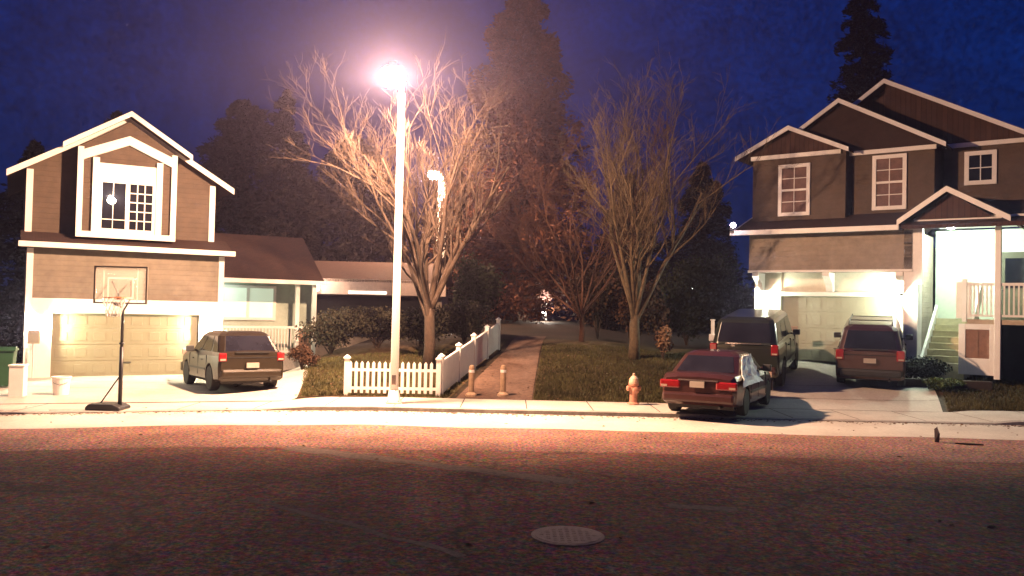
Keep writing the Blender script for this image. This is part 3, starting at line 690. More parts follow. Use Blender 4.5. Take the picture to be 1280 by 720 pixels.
# front door with glass and wreath
dr = MB().box(7.0, 8.0, 3.33, 3.399, 2.42, 4.55).build('entry_door', mat('door_paint', (.10, .09, .06), .5, .1), RH)
MB().box(6.88, 6.999, 3.31, 3.399, 2.42, 4.67).box(8.001, 8.12, 3.31, 3.399, 2.42, 4.67).box(7.0, 8.0, 3.31, 3.399, 4.551, 4.67).build('door_frame', M['trim'], dr)
MB().box(7.2, 7.8, 3.315, 3.329, 3.4, 4.35).build('door_pane', M['glass'], dr)
MB().lathe([(.01, -.03), (.03, -.02), (.03, .02), (.01, .03)], 10, (7.12, 3.29, 3.35), 'y').build('handle', M['chrome'], dr)
# stairs into the porch, landing deck, railings
st = MB()
for k in range(8):
    st.box(5.45, 6.55, .15 + k*.26, .15 + (k+1)*.26 + .02, BZ-.3, BZ + .19*(k+1))
st.build('stairs', mat('stair_wood', (.45, .40, .26), .7, .15), RH)
MB().prismx([(.1, BZ), (.1, BZ+.30), (2.3, BZ+1.95), (2.3, BZ)], 5.36, 5.44).prismx([(.1, BZ), (.1, BZ+.30), (2.3, BZ+1.95), (2.3, BZ)], 6.56, 6.62).build('stair_stringer', M['trim'], RH)
MB().box(6.63, 9.3, .05, 3.39, 2.24, 2.38).box(5.4, 6.62, 2.3, 3.39, 2.24, 2.38).build('deck', mat('deck_boards', (.4, .33, .24), .7, .15), RH)
sp = MB().box(6.42, 6.6, .02, .12, BZ-.1, 2.238).box(7.22, 7.339, .02, .12, BZ-.1, 2.238).box(6.6, 7.22, .02, .12, 2.08, 2.238).box(6.6, 7.22, .02, .12, BZ-.1, 1.24)
sp.build('deck_skirt', M['trim'], RH, bevel=.006)
MB().box(6.6, 7.22, .05, .10, 1.24, 2.08).box(6.89, 6.93, .035, .049, 1.3, 2.04).build('skirt_panel', M['brownpanel'], RH)
MB().box(6.64, 9.3, 1.2, 1.25, BZ-.3, 2.23).build('underdeck_wall', M['dark'], RH)
rl = MB().box(6.62, 7.339, .04, .12, 3.36, 3.44).box(6.62, 7.339, .05, .11, 2.46, 2.52)
for k in range(6): rl.box(6.68+k*.11, 6.72+k*.11, .06, .10, 2.521, 3.359)
rl.box(7.501, 9.3, .04, .12, 3.36, 3.44).box(7.501, 9.3, .05, .11, 2.46, 2.52)
for k in range(15): rl.box(7.56+k*.12, 7.60+k*.12, .06, .10, 2.521, 3.359)
rl.box(6.50, 6.619, .02, .14, 2.3, 3.55)
rl.build('railing', M['white'], RH)
rl2 = MB().prismx([(.15, BZ+.35), (.15, BZ+.95), (2.2, 3.55), (2.2, 2.95)], 6.64, 6.70)
rl2.build('stair_railing', M['white'], RH)
MB().box(6.2, 6.62, .9, .96, 2.4, 3.5).build('knee_panel', M['white'], RH)
pl_ = MB().lathe([(.10, 5.34), (.13, 5.26), (.10, 5.19), (.03, 5.16)], 14, (5.95, 1.4, 0)).build('porch_ceiling_lamp', emis('porch_glow', PORCH_C, 40), RH, smooth=True)
lamp('porch_lamp_light', (5.95, 1.4, 4.98), PORCH_W, PORCH_C, .1, RH)

# ------------------------------------------------------------------ leaf masses
def leaves(centers, radii, n, size, seed, shell=.55):
    rg = np.random.default_rng(seed); centers = np.array(centers, float); radii = np.array(radii, float)
    wts = radii.prod(1) if radii.ndim == 2 else radii**2; wts = wts / wts.sum()
    k = rg.choice(len(centers), n, p=wts)
    d = rg.normal(size=(n, 3)); d /= np.linalg.norm(d, axis=1)[:, None]
    rr = (shell + (1 - shell) * rg.random(n)) ** .8
    rad = radii[k] if radii.ndim == 2 else radii[k][:, None]
    c = centers[k] + d * rr[:, None] * rad
    a = rg.normal(size=(n, 3)); a /= np.linalg.norm(a, axis=1)[:, None]
    b = np.cross(a, rg.normal(size=(n, 3))); b /= np.linalg.norm(b, axis=1)[:, None]
    s = size * rg.uniform(.6, 1.4, n)[:, None]
    return np.stack([c - a*s*.5, c + b*s*.35, c + a*s*.5, c - b*s*.35], 1).reshape(-1, 3)

def shrub(name, x, y, w, h, m, label, group=None, n=3500, size=.09, seed=1, cat='shrub'):
    t = empty(name, (x, y, H(x, y)), 0, label, cat, group); rr = random.Random(seed)
    cs = []; rs = []
    for k in range(9):
        a = rr.uniform(0, 6.28); r_ = rr.uniform(0, .30) * w
        rr_ = rr.uniform(.20, .30) * w
        cs.append((r_*math.cos(a), r_*math.sin(a), h * rr.uniform(.3, .78))); rs.append((rr_, rr_, min(h*.28, rr_*1.3)))
    fast_mesh('foliage', leaves(cs, rs, n, size, seed, .2), 4, m, t)
    mb = MB()
    for c in cs: mb.tube([(0, 0, -.05), (c[0]*.4, c[1]*.4, c[2]*.5), c], [.03, .02, .008], 5)
    mb.build('stem', M['bark'], t)
    return t

def conifer(name, x, y, h, w, m, label, seed=1, n=26000, size=.30, group=None, lean=0, low=.06, pw=.72):
    t = empty(name, (x, y, H(x, y)), 0, label, 'tree', group); rg = np.random.default_rng(seed)
    MB().tube([(0, 0, -.2), (0, 0, h*.5), (lean, 0, h*.97)], [w*.05+.1, w*.03+.06, .03], 8).build('trunk', M['bark'], t)
    nb = int(70 + h*7); per = n // nb; out = []
    limb = MB()
    for b in range(nb):
        f = (b + rg.random()) / nb; z = h * (low + (1 - low) * f); L = w/2 * (1 - f) ** pw * rg.uniform(.6, 1.15) + .12
        an = rg.uniform(0, 2*np.pi); dr = np.array([np.cos(an), np.sin(an), 0]); sd = np.array([-dr[1], dr[0], 0])
        tt = rg.random(per) ** .7; wd = (.16 + .22*np.sin(np.pi*np.clip(tt, 0, 1))) * L
        droop = -.28 * L * tt**1.6 + .10*L*tt
        c = dr*L*tt[:, None] + sd*(rg.normal(0, .45, per)*wd)[:, None] + np.array([0, 0, 1])*(z + droop + rg.normal(0, .05*L + .05, per) - np.abs(rg.normal(0, .08, per))*L)[:, None]
        c[:, 0] += lean * z / h
        a = dr[None, :] * .8 + rg.normal(0, .5, (per, 3)); a /= np.linalg.norm(a, axis=1)[:, None]
        bb = np.cross(a, rg.normal(size=(per, 3))); bb /= np.linalg.norm(bb, axis=1)[:, None]
        s = size * rg.uniform(.5, 1.4, per)[:, None]
        out.append(np.stack([c - a*s*.5, c + bb*s*.16, c + a*s*.5, c - bb*s*.16], 1).reshape(-1, 3))
        e = dr*L*.9
        limb.tube([(lean*z/h, 0, z), (e[0]*.5 + lean*z/h, e[1]*.5, z - .0*L), (e[0]+lean*z/h, e[1], z - .16*L)], [.05, .03, .01], 4, False)
    fast_mesh('crown', np.concatenate(out), 4, m, t)
    limb.build('limb', M['bark'], t, recalc=False)
    return t

def bare_tree(name, x, y, h, spread, m, label, seed=2, fork=1.2, r0=.15, limbs=11, upright=.0, twig=True, sideways=1.0):
    """vase shaped leafless tree"""
    t = empty(name, (x, y, H(x, y)), 0, label, 'tree'); rr = random.Random(seed)
    tr = MB().tube([(0, 0, -.1), (.02, .01, fork*.5), (0, 0, fork), (.03, 0, fork*1.25)], [r0*1.25, r0, r0*.95, r0*.7], 12)
    tr.build('trunk', m, t, smooth=True)
    big = MB(); small = MB(); cnt = [0]
    def grow(p, d, L, r_, depth, tgt):
        n = 4; pts = [p]; q = p.copy(); dd = d.copy(); rads = [r_]
        for i in range(n):
            dd = (dd + Vector((rr.gauss(0, .13), rr.gauss(0, .13), rr.gauss(0, .07) + .035)) ).normalized()
            q = q + dd * L / n; pts.append(q.copy()); rads.append(max(.004, r_ * (1 - .62*(i+1)/n)))
        tgt.tube(pts, rads, 7 if depth == 0 else (5 if depth == 1 else 3), False); cnt[0] += 1
        if depth >= 4: return
        kids = [8, 6, 4, 2][depth]
        for k in range(kids):
            f = rr.uniform(.22, 1.0); idx = min(n-1, int(f*n)); pp = pts[idx].lerp(pts[idx+1], f*n-idx)
            ax = Vector((rr.gauss(0, 1), rr.gauss(0, 1), rr.gauss(0, .5))); ax = (ax - dd*ax.dot(dd)).normalized()
            sp = rr.uniform(.35, .75); nd = (dd*math.cos(sp) + ax*math.sin(sp)); nd.z += .12; nd.normalize()
            grow(pp, nd, L*rr.uniform(.34, .58), max(.005, rads[idx]*.5), depth+1, small)
    for k in range(limbs):
        a = 2*math.pi*(k + rr.uniform(-.25, .25))/limbs; f = [.95, .55, .8, .3][k % 4]
        tilt = math.atan2(spread/2*f, h - fork) * (1.15)
        d = Vector((math.cos(a)*math.sin(tilt), math.sin(a)*math.sin(tilt)*sideways, math.cos(tilt))).normalized()
        grow(Vector((0, 0, fork*rr.uniform(.85, 1.2))), d, (h-fork)*rr.uniform(.68, .88)/max(.75, math.cos(tilt)), r0*rr.uniform(.38, .55), 0, big)
    big.build('limb', m, t, smooth=True, recalc=False)
    small.build('twigs', m, t, recalc=False)
    return t

bare_tree('bare_tree', -2.35, 24.6, 6.5, 4.9, M['bark'], 'leafless vase shaped tree behind the white picket fence', 5, 1.55, .16, 11)
bare_tree('bare_tree', 3.95, 27.4, 7.4, 3.9, M['bark2'], 'leafless mossy tree with upright limbs on the lawn behind the hydrant', 9, 1.15, .165, 9)
bare_tree('bare_tree', 2.5, 30.3, 6.2, 7.5, M['bark3'], 'small tangled leafless tree beside the dark end of the footpath', 21, .9, .09, 9)
conifer('conifer_tree', .3, 46, 18.2, 10.5, M['conifer'], 'very tall reddish conifer rising between the street lamps and the two bare trees', 3, 70000, .34, pw=.55)
conifer('conifer_tree', -9.6, 50, 12.2, 11, M['conifer2'], 'dark conifer behind the low neighbouring roof', 4, 40000, .36, pw=.5)
conifer('conifer_tree', -16.5, 52, 14.6, 13, M['conifer2'], 'broad dark conifer behind the roof of the tan house', 5, 52000, .38, pw=.5)
conifer('conifer_tree', -23.5, 50, 13.3, 9, M['conifer2'], 'dark conifer at the upper left beyond the tan house', 6, 26000, .36)
conifer('conifer_tree', -13.0, 48, 14.3, 7, M['conifer2'], 'narrow dark conifer right of the tan house ridge', 16, 26000, .34)
conifer('conifer_tree', 24.5, 60, 27, 8, M['conifer2'], 'tall narrow dark conifer rising behind the taupe house', 7, 36000, .4)
conifer('conifer_tree', 6.0, 44, 8.0, 6, M['conifer2'], 'short dark conifer behind the mossy bare tree', 8, 20000, .3)
conifer('conifer_tree', 10.2, 46, 9.0, 7, M['conifer2'], 'short dark conifer left of the taupe house gutter', 9, 20000, .3)
conifer('conifer_tree', -3.8, 55, 9.5, 8, M['conifer2'], 'dark conifer low behind the second street lamp', 12, 20000, .34)
conifer('conifer_tree', -18.6, 33, 8.3, 6.5, M['conifer2'], 'low dark tree left of the tan house wall', 13, 20000, .28)
G = 'dark shrubs along the back of the lawn'
for i, (x, y, w, h, m, lab) in enumerate([
    (3.3, 32.5, 2.6, 2.9, 'leafred', 'reddish brown shrub at the end of the footpath'),
    (4.6, 33.0, 3.2, 2.6, 'leafred', 'reddish brown shrub directly behind the mossy bare tree'),
    (6.9, 33.6, 3.4, 3.5, 'leafdark', 'dark green shrub between the mossy bare tree and the parked truck'),
    (9.0, 35.5, 3.2, 3.6, 'leafdark', 'tall dark green shrub behind the truck roof'),
    (-1.3, 34.5, 2.6, 3.2, 'leafdark', 'dark shrub left of the footpath end behind the white side fence')]):
    shrub('shrub', x, y, w, h, M[m], lab, G, 7000, .13, 30+i)
G = 'grey green bushes behind the picket fence'
for i, (x, y, w, h, lab) in enumerate([(-6.1, 29.0, 2.7, 1.6, 'grey green bush beside the porch of the tan house'), (-4.6, 29.3, 2.7, 1.5, 'grey green bush left of the street lamp pole'), (-3.1, 29.2, 2.5999999999999996, 1.4, 'grey green bush between the lamp pole and the bare trunk'), (-1.6, 29.6, 2.5999999999999996, 1.5, 'grey green bush right of the bare trunk')]):
    shrub('shrub', x, y, w, h, M['leafgrey'], lab, G, 5000, .09, 50+i)
shrub('shrub', -6.3, 25.9, 1.1, .75, M['leafred'], 'small brown bush at the foot of the porch posts', None, 2500, .07, 60)
shrub('shrub', -13.3, 21.3, .7, .6, M['leafgrey'], 'small pale bush between the white box and the garage corner', None, 1800, .06, 61)
shrub('flowering_bush', 5.0, 28.0, .8, 1.35, M['leafpale'], 'narrow bush with pale faded flower heads at the back of the lawn', None, 900, .10, 62)
shrub('shrub', 12.1, 24.9, 1.7, .75, M['leafdark'], 'low dark shrub at the foot of the porch stairs', None, 4000, .07, 63)
shrub('shrub', 11.9, 23.6, 1.2, .4, M['leafgreen'], 'low bright green ground bush at the lawn corner by the driveway', None, 3500, .06, 64)
mb = MB(); mb.box(-.75, 1.6, -.12, .12, -.2, .22)
tb = empty('slab_shadow', (11.9, 24.3, H(11.9, 24.3)), -.25, 'dark low bar painted in for slab shadow below the porch stair shrub', 'shade'); mb.build('beam', mat('shadow_dark', (.03, .02, .015), .9, .2), tb, bevel=.02)  # dark bar painted in for the slab's shadow by the stairs

# ------------------------------------------------------------------ neighbouring house far left of centre
NH = empty('neighbour_house', (-9.2, 36.0, H(-9.2, 36) * .6), .02, 'low distant house with a pale fascia and dark openings behind the lamp pole', 'house')
MB().box(0, 6.2, .8, 6, -.5, 3.0).build('wall', M['sideRg'], NH)
MB().box(.5, 5.6, .75, .799, 1.0, 2.75).build('window', M['dark'], NH)
MB().box(-.2, 6.4, .0, .1, 2.8, 3.45).build('fascia', mat('pale_fascia', (.62, .5, .42), .7, .1), NH)
MB().prismx([(.0, 3.44), (3.2, 4.35), (6.4, 3.44), (6.4, 3.34), (3.2, 4.25), (.0, 3.34)], -.2, 6.4).build('roof', mat('tan_roof', (.10, .05, .03), .9, .2), NH)
MB().box(2.3, 3.9, -.03, -.002, 2.84, 2.95).build('lit_fascia_patch', emis('fascia_shine', (1, .85, .7), 1.6), NH)  # glowing strip stands in for lamplight on the fascia
lr = MB().lathe([(.02, -.16), (.12, -.12), (.14, 0), (.10, .14), (.03, .2)], 12, (1.0, -.2, 3.05)).build('lantern', emis('nb_lantern', (1, .8, .75), 2.2), NH, smooth=True)
lamp('neighbour_lamp', (1.0, -.8, 3.3), 60, (1, .75, .6), .1, NH)

# ------------------------------------------------------------------ street lamps
def street_light_nodes(d):
    """photometric distribution of the lantern: wide along the street and towards the houses, cut off towards the near side"""
    d.use_nodes = True; nt = d.node_tree; em = nt.nodes.get('Emission')
    tc = nt.nodes.new('ShaderNodeTexCoord'); sp = nt.nodes.new('ShaderNodeSeparateXYZ'); nt.links.new(tc.outputs['Normal'], sp.inputs[0])
    def mth(op, a, b=None):
        n = nt.nodes.new('ShaderNodeMath'); n.operation = op
        for i, v in enumerate((a, b)):
            if v is None: continue
            if isinstance(v, (int, float)): n.inputs[i].default_value = v
            else: nt.links.new(v, n.inputs[i])
        return n.outputs[0]
    SG = 1.0
    dy = mth('MULTIPLY', sp.outputs['Y'], SG); dz = mth('MULTIPLY', sp.outputs['Z'], SG)
    down = mth('MAXIMUM', mth('MULTIPLY', dz, -1.0), 0.02)
    tq = mth('DIVIDE', mth('MULTIPLY', dy, -1.0), down)            # tangent of the angle towards the near side
    mr = nt.nodes.new('ShaderNodeMapRange'); mr.interpolation_type = 'SMOOTHSTEP'
    nt.links.new(tq, mr.inputs[0]); mr.inputs[1].default_value = .25; mr.inputs[2].default_value = 1.05; mr.inputs[3].default_value = 1.0; mr.inputs[4].default_value = .035
    mu = nt.nodes.new('ShaderNodeMapRange'); mu.interpolation_type = 'SMOOTHSTEP'
    nt.links.new(dz, mu.inputs[0]); mu.inputs[1].default_value = -.25; mu.inputs[2].default_value = .25; mu.inputs[3].default_value = 1.0; mu.inputs[4].default_value = .35
    mf = nt.nodes.new('ShaderNodeMapRange'); mf.interpolation_type = 'SMOOTHSTEP'   # boost added for shallow rays, to feed the lamp halo
    nt.links.new(tq, mf.inputs[0]); mf.inputs[1].default_value = 2.2; mf.inputs[2].default_value = 3.4; mf.inputs[3].default_value = 0.0; mf.inputs[4].default_value = .95
    nt.links.new(mth('MULTIPLY', mth('ADD', mr.outputs[0], mf.outputs[0]), mu.outputs[0]), em.inputs['Strength'])

def street_lamp(x, y, gz_, h, label, watt, r=.10, arm=(-.20, -.15), em=60, nodes=True):
    t = empty('street_lamp', (x, y, gz_), 0, label, 'street lamp')
    MB().tube([(0, 0, 0), (0, 0, .06), (0, 0, h-.5)], [r*1.0, r, r*.72], 14).lathe([(.20, 0), (.20, .05), (.15, .10), (.12, .32)], 14).build('pole', M['pole'], t, smooth=True)
    bt_ = MB()
    for k in range(4): bt_.lathe([(.022, .05), (.022, .085), (.01, .09)], 6, (.165*math.cos(k*1.57+.78), .165*math.sin(k*1.57+.78), 0))
    bt_.build('anchor_bolts', M['steel'], t); MB().box(-.05, .05, -r-.012, -r+.03, .45, .68).build('hand_hole_cover', M['chrome'], t, bevel=.006)
    a = [(0, 0, h-.52), (0, 0, h-.28), (arm[0]*.25, arm[1]*.25, h-.10), (arm[0]*.8, arm[1]*.8, h-.02)]
    MB().tube(a, [r*.7, r*.62, r*.5, r*.45], 10).build('arm', M['pole'], t, smooth=True)
    hd = MB().lathe([(.05, .20), (.09, .19), (.11, .12), (.20, .09), (.27, .02), (.27, -.02)], 20, (arm[0], arm[1], h)).build('lamp_head', M['pole'], t, smooth=True)
    MB().lathe([(.20, -.021), (.28, -.07), (.31, -.17), (.26, -.30), (.14, -.39), (.03, -.42)], 20, (arm[0], arm[1], h)).build('lens', emis('street_lens_glow', (1.0, .86, .80), em, True), hd, smooth=True)
    o = lamp('street_lamp_light', (arm[0], arm[1], h - .22), watt, STREET_C, .14, t)
    if nodes: street_light_nodes(o.data)
    return t
street_lamp(-2.70, 20.0, H(-2.7, 20.0), 7.8, 'tall white street lamp glowing brightly in front of the picket fence', STREET_W)
street_lamp(-3.55, 42.0, H(-3.55, 42.0)*.9, 7.7, 'distant second street lamp shining through the branches of the bare tree', 3400, .27, (-.42, -.3), 60, False)
w_ = MB().tube([(-3.5, 42, 7.0), (-2.6, 42.5, 6.95), (-1.6, 43, 6.97)], .02, 4).tube([(-3.4, 42, 5.9), (-.5, 43.5, 5.75), (.6, 44.5, 5.8)], .02, 4)
tag(w_.build('overhead_wires', mat('cable', (.25, .12, .08), .6, .1)), 'two thin wires leading right from the distant street lamp', 'wire')

# ------------------------------------------------------------------ fences, bollards, hydrant
def picket_run(name, A, B, h, label, gap, pw, solid=False, zoff=0.0, endpost=(True, True), posts=2):
    A, B = Vector(A), Vector(B); L = (B - A).length; ang = math.atan2(B.y - A.y, B.x - A.x)
    t = empty(name, (A.x, A.y, 0), ang, label, 'fence')
    d = (B - A).normalized(); z = lambda s: H(A.x + d.x*s, A.y + d.y*s)
    mb = MB(); s = .09
    while s < L - .05:
        zz = z(s); mb.prism([(s-pw/2, zz+.06), (s+pw/2, zz+.06), (s+pw/2, zz+h-.05), (s, zz+h), (s-pw/2, zz+h-.05)], -.035, -.012); s += gap
    mb.build('picket_panel', M['white'], t)
    rl = MB(); n = 12
    for k in range(n):
        a, b = L*k/n, L*(k+1)/n
        for hz in (.18, h-.22): rl.beam((a, 0, z(a)+hz), (b+.001, 0, z(b)+hz), .03, .07)
    rl.build('rail', M['white'], t)
    for k in range(posts):
        s = L*k/(posts-1)
        if (k == 0 and not endpost[0]) or (k == posts-1 and not endpost[1]): continue
        p = MB().box(s-.06, s+.06, -.06, .06, z(s)-.1, z(s)+h+.06).build('post', M['white'], t)
        MB().add([(s-.08, -.08, z(s)+h+.06), (s+.08, -.08, z(s)+h+.06), (s+.08, .08, z(s)+h+.06), (s-.08, .08, z(s)+h+.06), (s-.08, -.08, z(s)+h+.09), (s+.08, -.08, z(s)+h+.09), (s+.08, .08, z(s)+h+.09), (s-.08, .08, z(s)+h+.09), (s, 0, z(s)+h+.16)],
                 [(0, 3, 2, 1), (0, 1, 5, 4), (1, 2, 6, 5), (2, 3, 7, 6), (3, 0, 4, 7), (4, 5, 8), (5, 6, 8), (6, 7, 8), (7, 4, 8)]).build('post_cap', M['white'], p)
    return t
picket_run('picket_fence', (-4.10, 21.5), (-1.80, 21.55), .86, 'low white picket fence facing the street behind the lamp pole', .145, .075)
picket_run('picket_fence', (-1.74, 21.62), (-.42, 28.3), .92, 'white side fence climbing the slope beside the footpath', .115, .105, posts=5)
G = 'wooden bollards across the footpath'
t = empty('bollard', (-.97, 21.65, H(-.97, 21.65)), 0, 'left wooden bollard, nearer the white fence, at the footpath mouth', 'bollard', G)
MB().lathe([(.075, 0), (.075, .72), (.06, .77), (.02, .79)], 14).build('post', M['wood'], t, smooth=False)
MB().lathe([(.15, 0), (.14, .05), (.076, .11)], 14).build('base', M['wood'], t)
MB().lathe([(.078, .60), (.078, .67)], 14).build('band', M['white'], t)
t2 = t.copy(); COL.objects.link(t2); t2.location = (-.17, 21.75, H(-.17, 21.75)); t2['label'] = 'right wooden bollard, nearer the lawn, at the footpath mouth'
for ch in list(t.children): c = ch.copy(); COL.objects.link(c); c.parent = t2

t = empty('fire_hydrant', (3.04, 21.0, H(3.04, 21.0)), .3, 'faded red and cream fire hydrant at the lawn edge left of the sedan', 'fire hydrant')
MB().lathe([(.15, 0), (.15, .04), (.10, .06), (.095, .12), (.10, .45), (.125, .47), (.125, .52)], 18).build('barrel', M['iron'], t, smooth=False, bevel=.004)
MB().lathe([(.12, .521), (.12, .56), (.10, .64), (.06, .69), (.03, .71), (.03, .76), (.01, .77)], 18).build('bonnet', mat('hydrant_cream', (.62, .42, .30), .5, .15), t)
for sg in (1, -1): MB().lathe([(.05, 0), (.05, .13), (.065, .135), (.065, .17), (.02, .19)], 12, (0, 0, 0), 'x').build('nozzle', M['iron'], t).location = (0, 0, .40)
t.children[-1].rotation_euler = (0, 0, math.pi)
MB().lathe([(.065, 0), (.065, -.13), (.08, -.135), (.08, -.17), (.025, -.19)], 12, (0, 0, .36), 'y').build('pumper_cap', M['iron'], t)

# garden post lit by the garage, far lamps and sign
t = empty('garden_post', (6.75, 28.6, H(6.75, 28.6)), 0, 'pale slim garden post with a small box beside the truck roof', 'post')
MB().box(-.05, .05, -.05, .05, 0, 1.30).build('post', M['white'], t); MB().box(-.14, .10, -.12, -.051, .62, .85).build('box_body', M['white'], t, bevel=.02); MB().box(-.07, .07, -.07, .07, 1.301, 1.34).build('post_cap', M['white'], t)
def small_lamp(x, y, z, label, em, col, watt):
    g_ = H(x, y); t = empty('garden_lamp', (x, y, g_), 0, label, 'lamp'); hh = max(.3, z - g_)
    MB().tube([(0, 0, 0), (0, 0, hh - .12)], .03, 8).build('post', M['black'], t)
    MB().lathe([(.03, -.14), (.11, -.10), (.15, 0), (.11, .10), (.03, .14)], 14, (0, 0, hh)).build('globe', emis('small_lamp_glow', col, em), t, smooth=True)
    lamp('garden_lamp_light', (0, -.3, hh), watt, col, .08, t)
small_lamp(1.72, 45, 2.15, 'small bright white lamp far up the footpath below a round sign', 14, (1, .85, .7), 110)
small_lamp(8.43, 40, 3.6, 'tiny white lamp above the dark shrubs left of the taupe house', 14, (.8, 1, .9), 40)
t = empty('round_sign', (1.85, 45.4, H(1.85, 45.4)), 0, 'faint round pinkish sign above the small lamp up the footpath', 'sign')
MB().tube([(0, .05, 0), (0, .05, 1.9)], .035, 8).build('post', M['pole'], t)
MB().lathe([(.34, -.01), (.36, 0), (.34, .01)], 24, (0, 0, 1.35), 'y').build('sign_disc', mat('pink_sign', (.75, .42, .38), .5, .2), t)

# debris on the right side of the road
t = empty('road_debris', (8.25, 16.5, 0.004), 1.1, 'small dark upright scrap on the right side of the road', 'debris')
mb = MB().add([(-.04, -.03, 0), (.04, -.04, 0), (.05, .04, 0), (-.03, .04, 0), (-.12, -.03, .2), (0, -.05, .16), (.05, .03, .18), (-.08, .05, .26), (-.16, 0, .33), (-.07, .0, .30)],
              [(0, 1, 5, 4), (1, 2, 6, 5), (2, 3, 7, 6), (3, 0, 4, 7), (4, 5, 9, 8), (5, 6, 9), (6, 7, 9), (7, 4, 8, 9), (0, 3, 2, 1)])
mb.build('scrap', mat('dark_scrap', (.03, .02, .025), .8, .3), t)
tag(MB().tube([(8.5, 16.3, .02), (8.7, 16.22, .022), (8.98, 16.2, .018)], [.012, .018, .012], 6).build('shadow', M['dark']), 'thin dark bar painted in for the shadow beside the small scrap', 'shadow')  # dark bar painted in for the shadow the scrap casts

# ------------------------------------------------------------------ vehicles
DG = None
def car(name, cx, cy, heading, spec, paint, label, cover=False):
    """heading: unit vector angle (from +Y, clockwise positive) ; local y forward, x right"""
    L, Wd, Ht = spec['L'], spec['W'], spec['H']; hw = Wd/2
    cs, sn = math.cos(heading), math.sin(heading)
    fwd = Vector((sn, cs, 0)); rgt = Vector((cs, -sn, 0)); wb = spec['wb']/2
    def gH(p): return 0.0 if p.y < YK(p.x) else H(p.x, p.y) + .012
    c = Vector((cx, cy, 0)); pr, pf, pl_, prr = c - fwd*wb, c + fwd*wb, c - rgt*.7, c + rgt*.7
    f3 = (Vector((pf.x, pf.y, gH(pf))) - Vector((pr.x, pr.y, gH(pr)))).normalized()
    zc = (gH(pf) + gH(pr)) / 2
    r3 = f3.cross(Vector((0, 0, 1))).normalized(); u3 = r3.cross(f3)
    root = empty(name, (cx, cy, zc), 0, label, spec['cat'])
    mtx = Matrix((r3, f3, u3)).transposed(); root.rotation_euler = mtx.to_euler()
    wr, ww = spec['wr'], .22; zb = spec['zb']; belt = spec['belt']
    # lower body: stations (y, halfwidth factor, z bottom, z top)
    vs = []; fs = []; prof = spec['prof']; n = 0
    for (y, wf, z0, z1) in prof:
        w = hw*wf; zm = z0 + (z1-z0)*.45
        ring = [(-w*.9, z0), (-w*.985, z0+.06), (-w, zm), (-w*.985, z1-.12), (-w*.93, z1-.02), (-w*.6, z1+.015), (0, z1+.03),
                (w*.6, z1+.015), (w*.93, z1-.02), (w*.985, z1-.12), (w, zm), (w*.985, z0+.06), (w*.9, z0)]
        n = len(ring); vs += [(x, y, z) for x, z in ring]
    for i in range(len(prof)-1):
        for k in range(n): k2 = (k+1) % n; fs.append((i*n+k, (i+1)*n+k, (i+1)*n+k2, i*n+k2))
    fs.append(tuple(range(n))); fs.append(tuple((len(prof)-1)*n+k for k in range(n-1, -1, -1)))
    body = MB().add(vs, fs).build('body', M[paint], root)
    # wheel arches cut out
    cut = MB()
    for sy in (-1, 1): cut.lathe([(wr*1.16, -hw-.2), (wr*1.16, -hw+.30)], 24, (0, sy*wb, wr), 'x').lathe([(wr*1.16, hw-.30), (wr*1.16, hw+.2)], 24, (0, sy*wb, wr), 'x')
    co = cut.build('arch_cutter', None, root)
    bo = body.modifiers.new('a', 'BOOLEAN'); bo.object = co; bo.solver = 'EXACT'; bo.operation = 'DIFFERENCE'
    bpy.context.view_layer.update(); dg = bpy.context.evaluated_depsgraph_get()
    me = bpy.data.meshes.new_from_object(body.evaluated_get(dg)); body.modifiers.clear(); body.data = me
    bpy.data.objects.remove(co)
    b = body.modifiers.new('b', 'BEVEL'); b.width = .045; b.segments = 3; b.limit_method = 'ANGLE'; b.angle_limit = R(38)
    # greenhouse
    (y0b, y1b, y0t, y1t) = spec['cab']; wb_, wt = hw*.93, hw*spec.get('wt', .74); zt = Ht - .03
    zb2 = belt - .04
    def P_(side, v, s):   # point on the side face: v 0..1 along y, s 0..1 up
        ya = y0b + (y0t-y0b)*s; yb = y1b + (y1t-y1b)*s; return Vector((side*(wb_ + (wt-wb_)*s), ya + (yb-ya)*v, zb2 + (zt-zb2)*s))
    gh = MB(); Ns = 5; rows = []
    for j, s in enumerate((0, .3, .6, .84, .95, 1.0)):
        ins = [0, 0, 0, .0, .045, .15][j]
        ya = y0b + (y0t-y0b)*s + ins; yb = y1b + (y1t-y1b)*s - ins; w = wb_ + (wt-wb_)*s - ins; z = zb2 + (zt-zb2)*min(1, s) - (0 if j < 5 else 0) + (0.03 if j == 5 else 0)
        rows.append([(-w, ya+.13, z), (-w+.12, ya, z), (w-.12, ya, z), (w, ya+.13, z), (w, yb-.16, z), (w-.16, yb, z), (-w+.16, yb, z), (-w, yb-.16, z)])
    gv = [v for r_ in rows for v in r_]; gf = []
    for j in range(5):
        for k in range(8): k2 = (k+1) % 8; gf.append((j*8+k, j*8+k2, (j+1)*8+k2, (j+1)*8+k))
    gf.append(tuple(40+k for k in range(8)))
    gh.add(gv, gf).build('roof', M[paint], root, bevel=.05)
    def pane(nm, q, nrm, off=.008):
        q = [Vector(a) + Vector(nrm).normalized()*off for a in q]; q2 = [a - Vector(nrm).normalized()*.006 for a in q]
        MB().add(q + q2, [(0,1,2,3), (7,6,5,4), (0,4,5,1), (1,5,6,2), (2,6,7,3), (3,7,4,0)]).build(nm, M['glass'], root)
    hgt = zt - zb2
    # rear, front
    def face(ye_b, ye_t, s0, s1, mx):
        a = []
        for (s, sg) in ((s0, -1), (s0, 1), (s1, 1), (s1, -1)):
            a.append((sg*(wb_ + (wt-wb_)*s - mx), ye_b + (ye_t-ye_b)*s, zb2 + hgt*s))
        return a
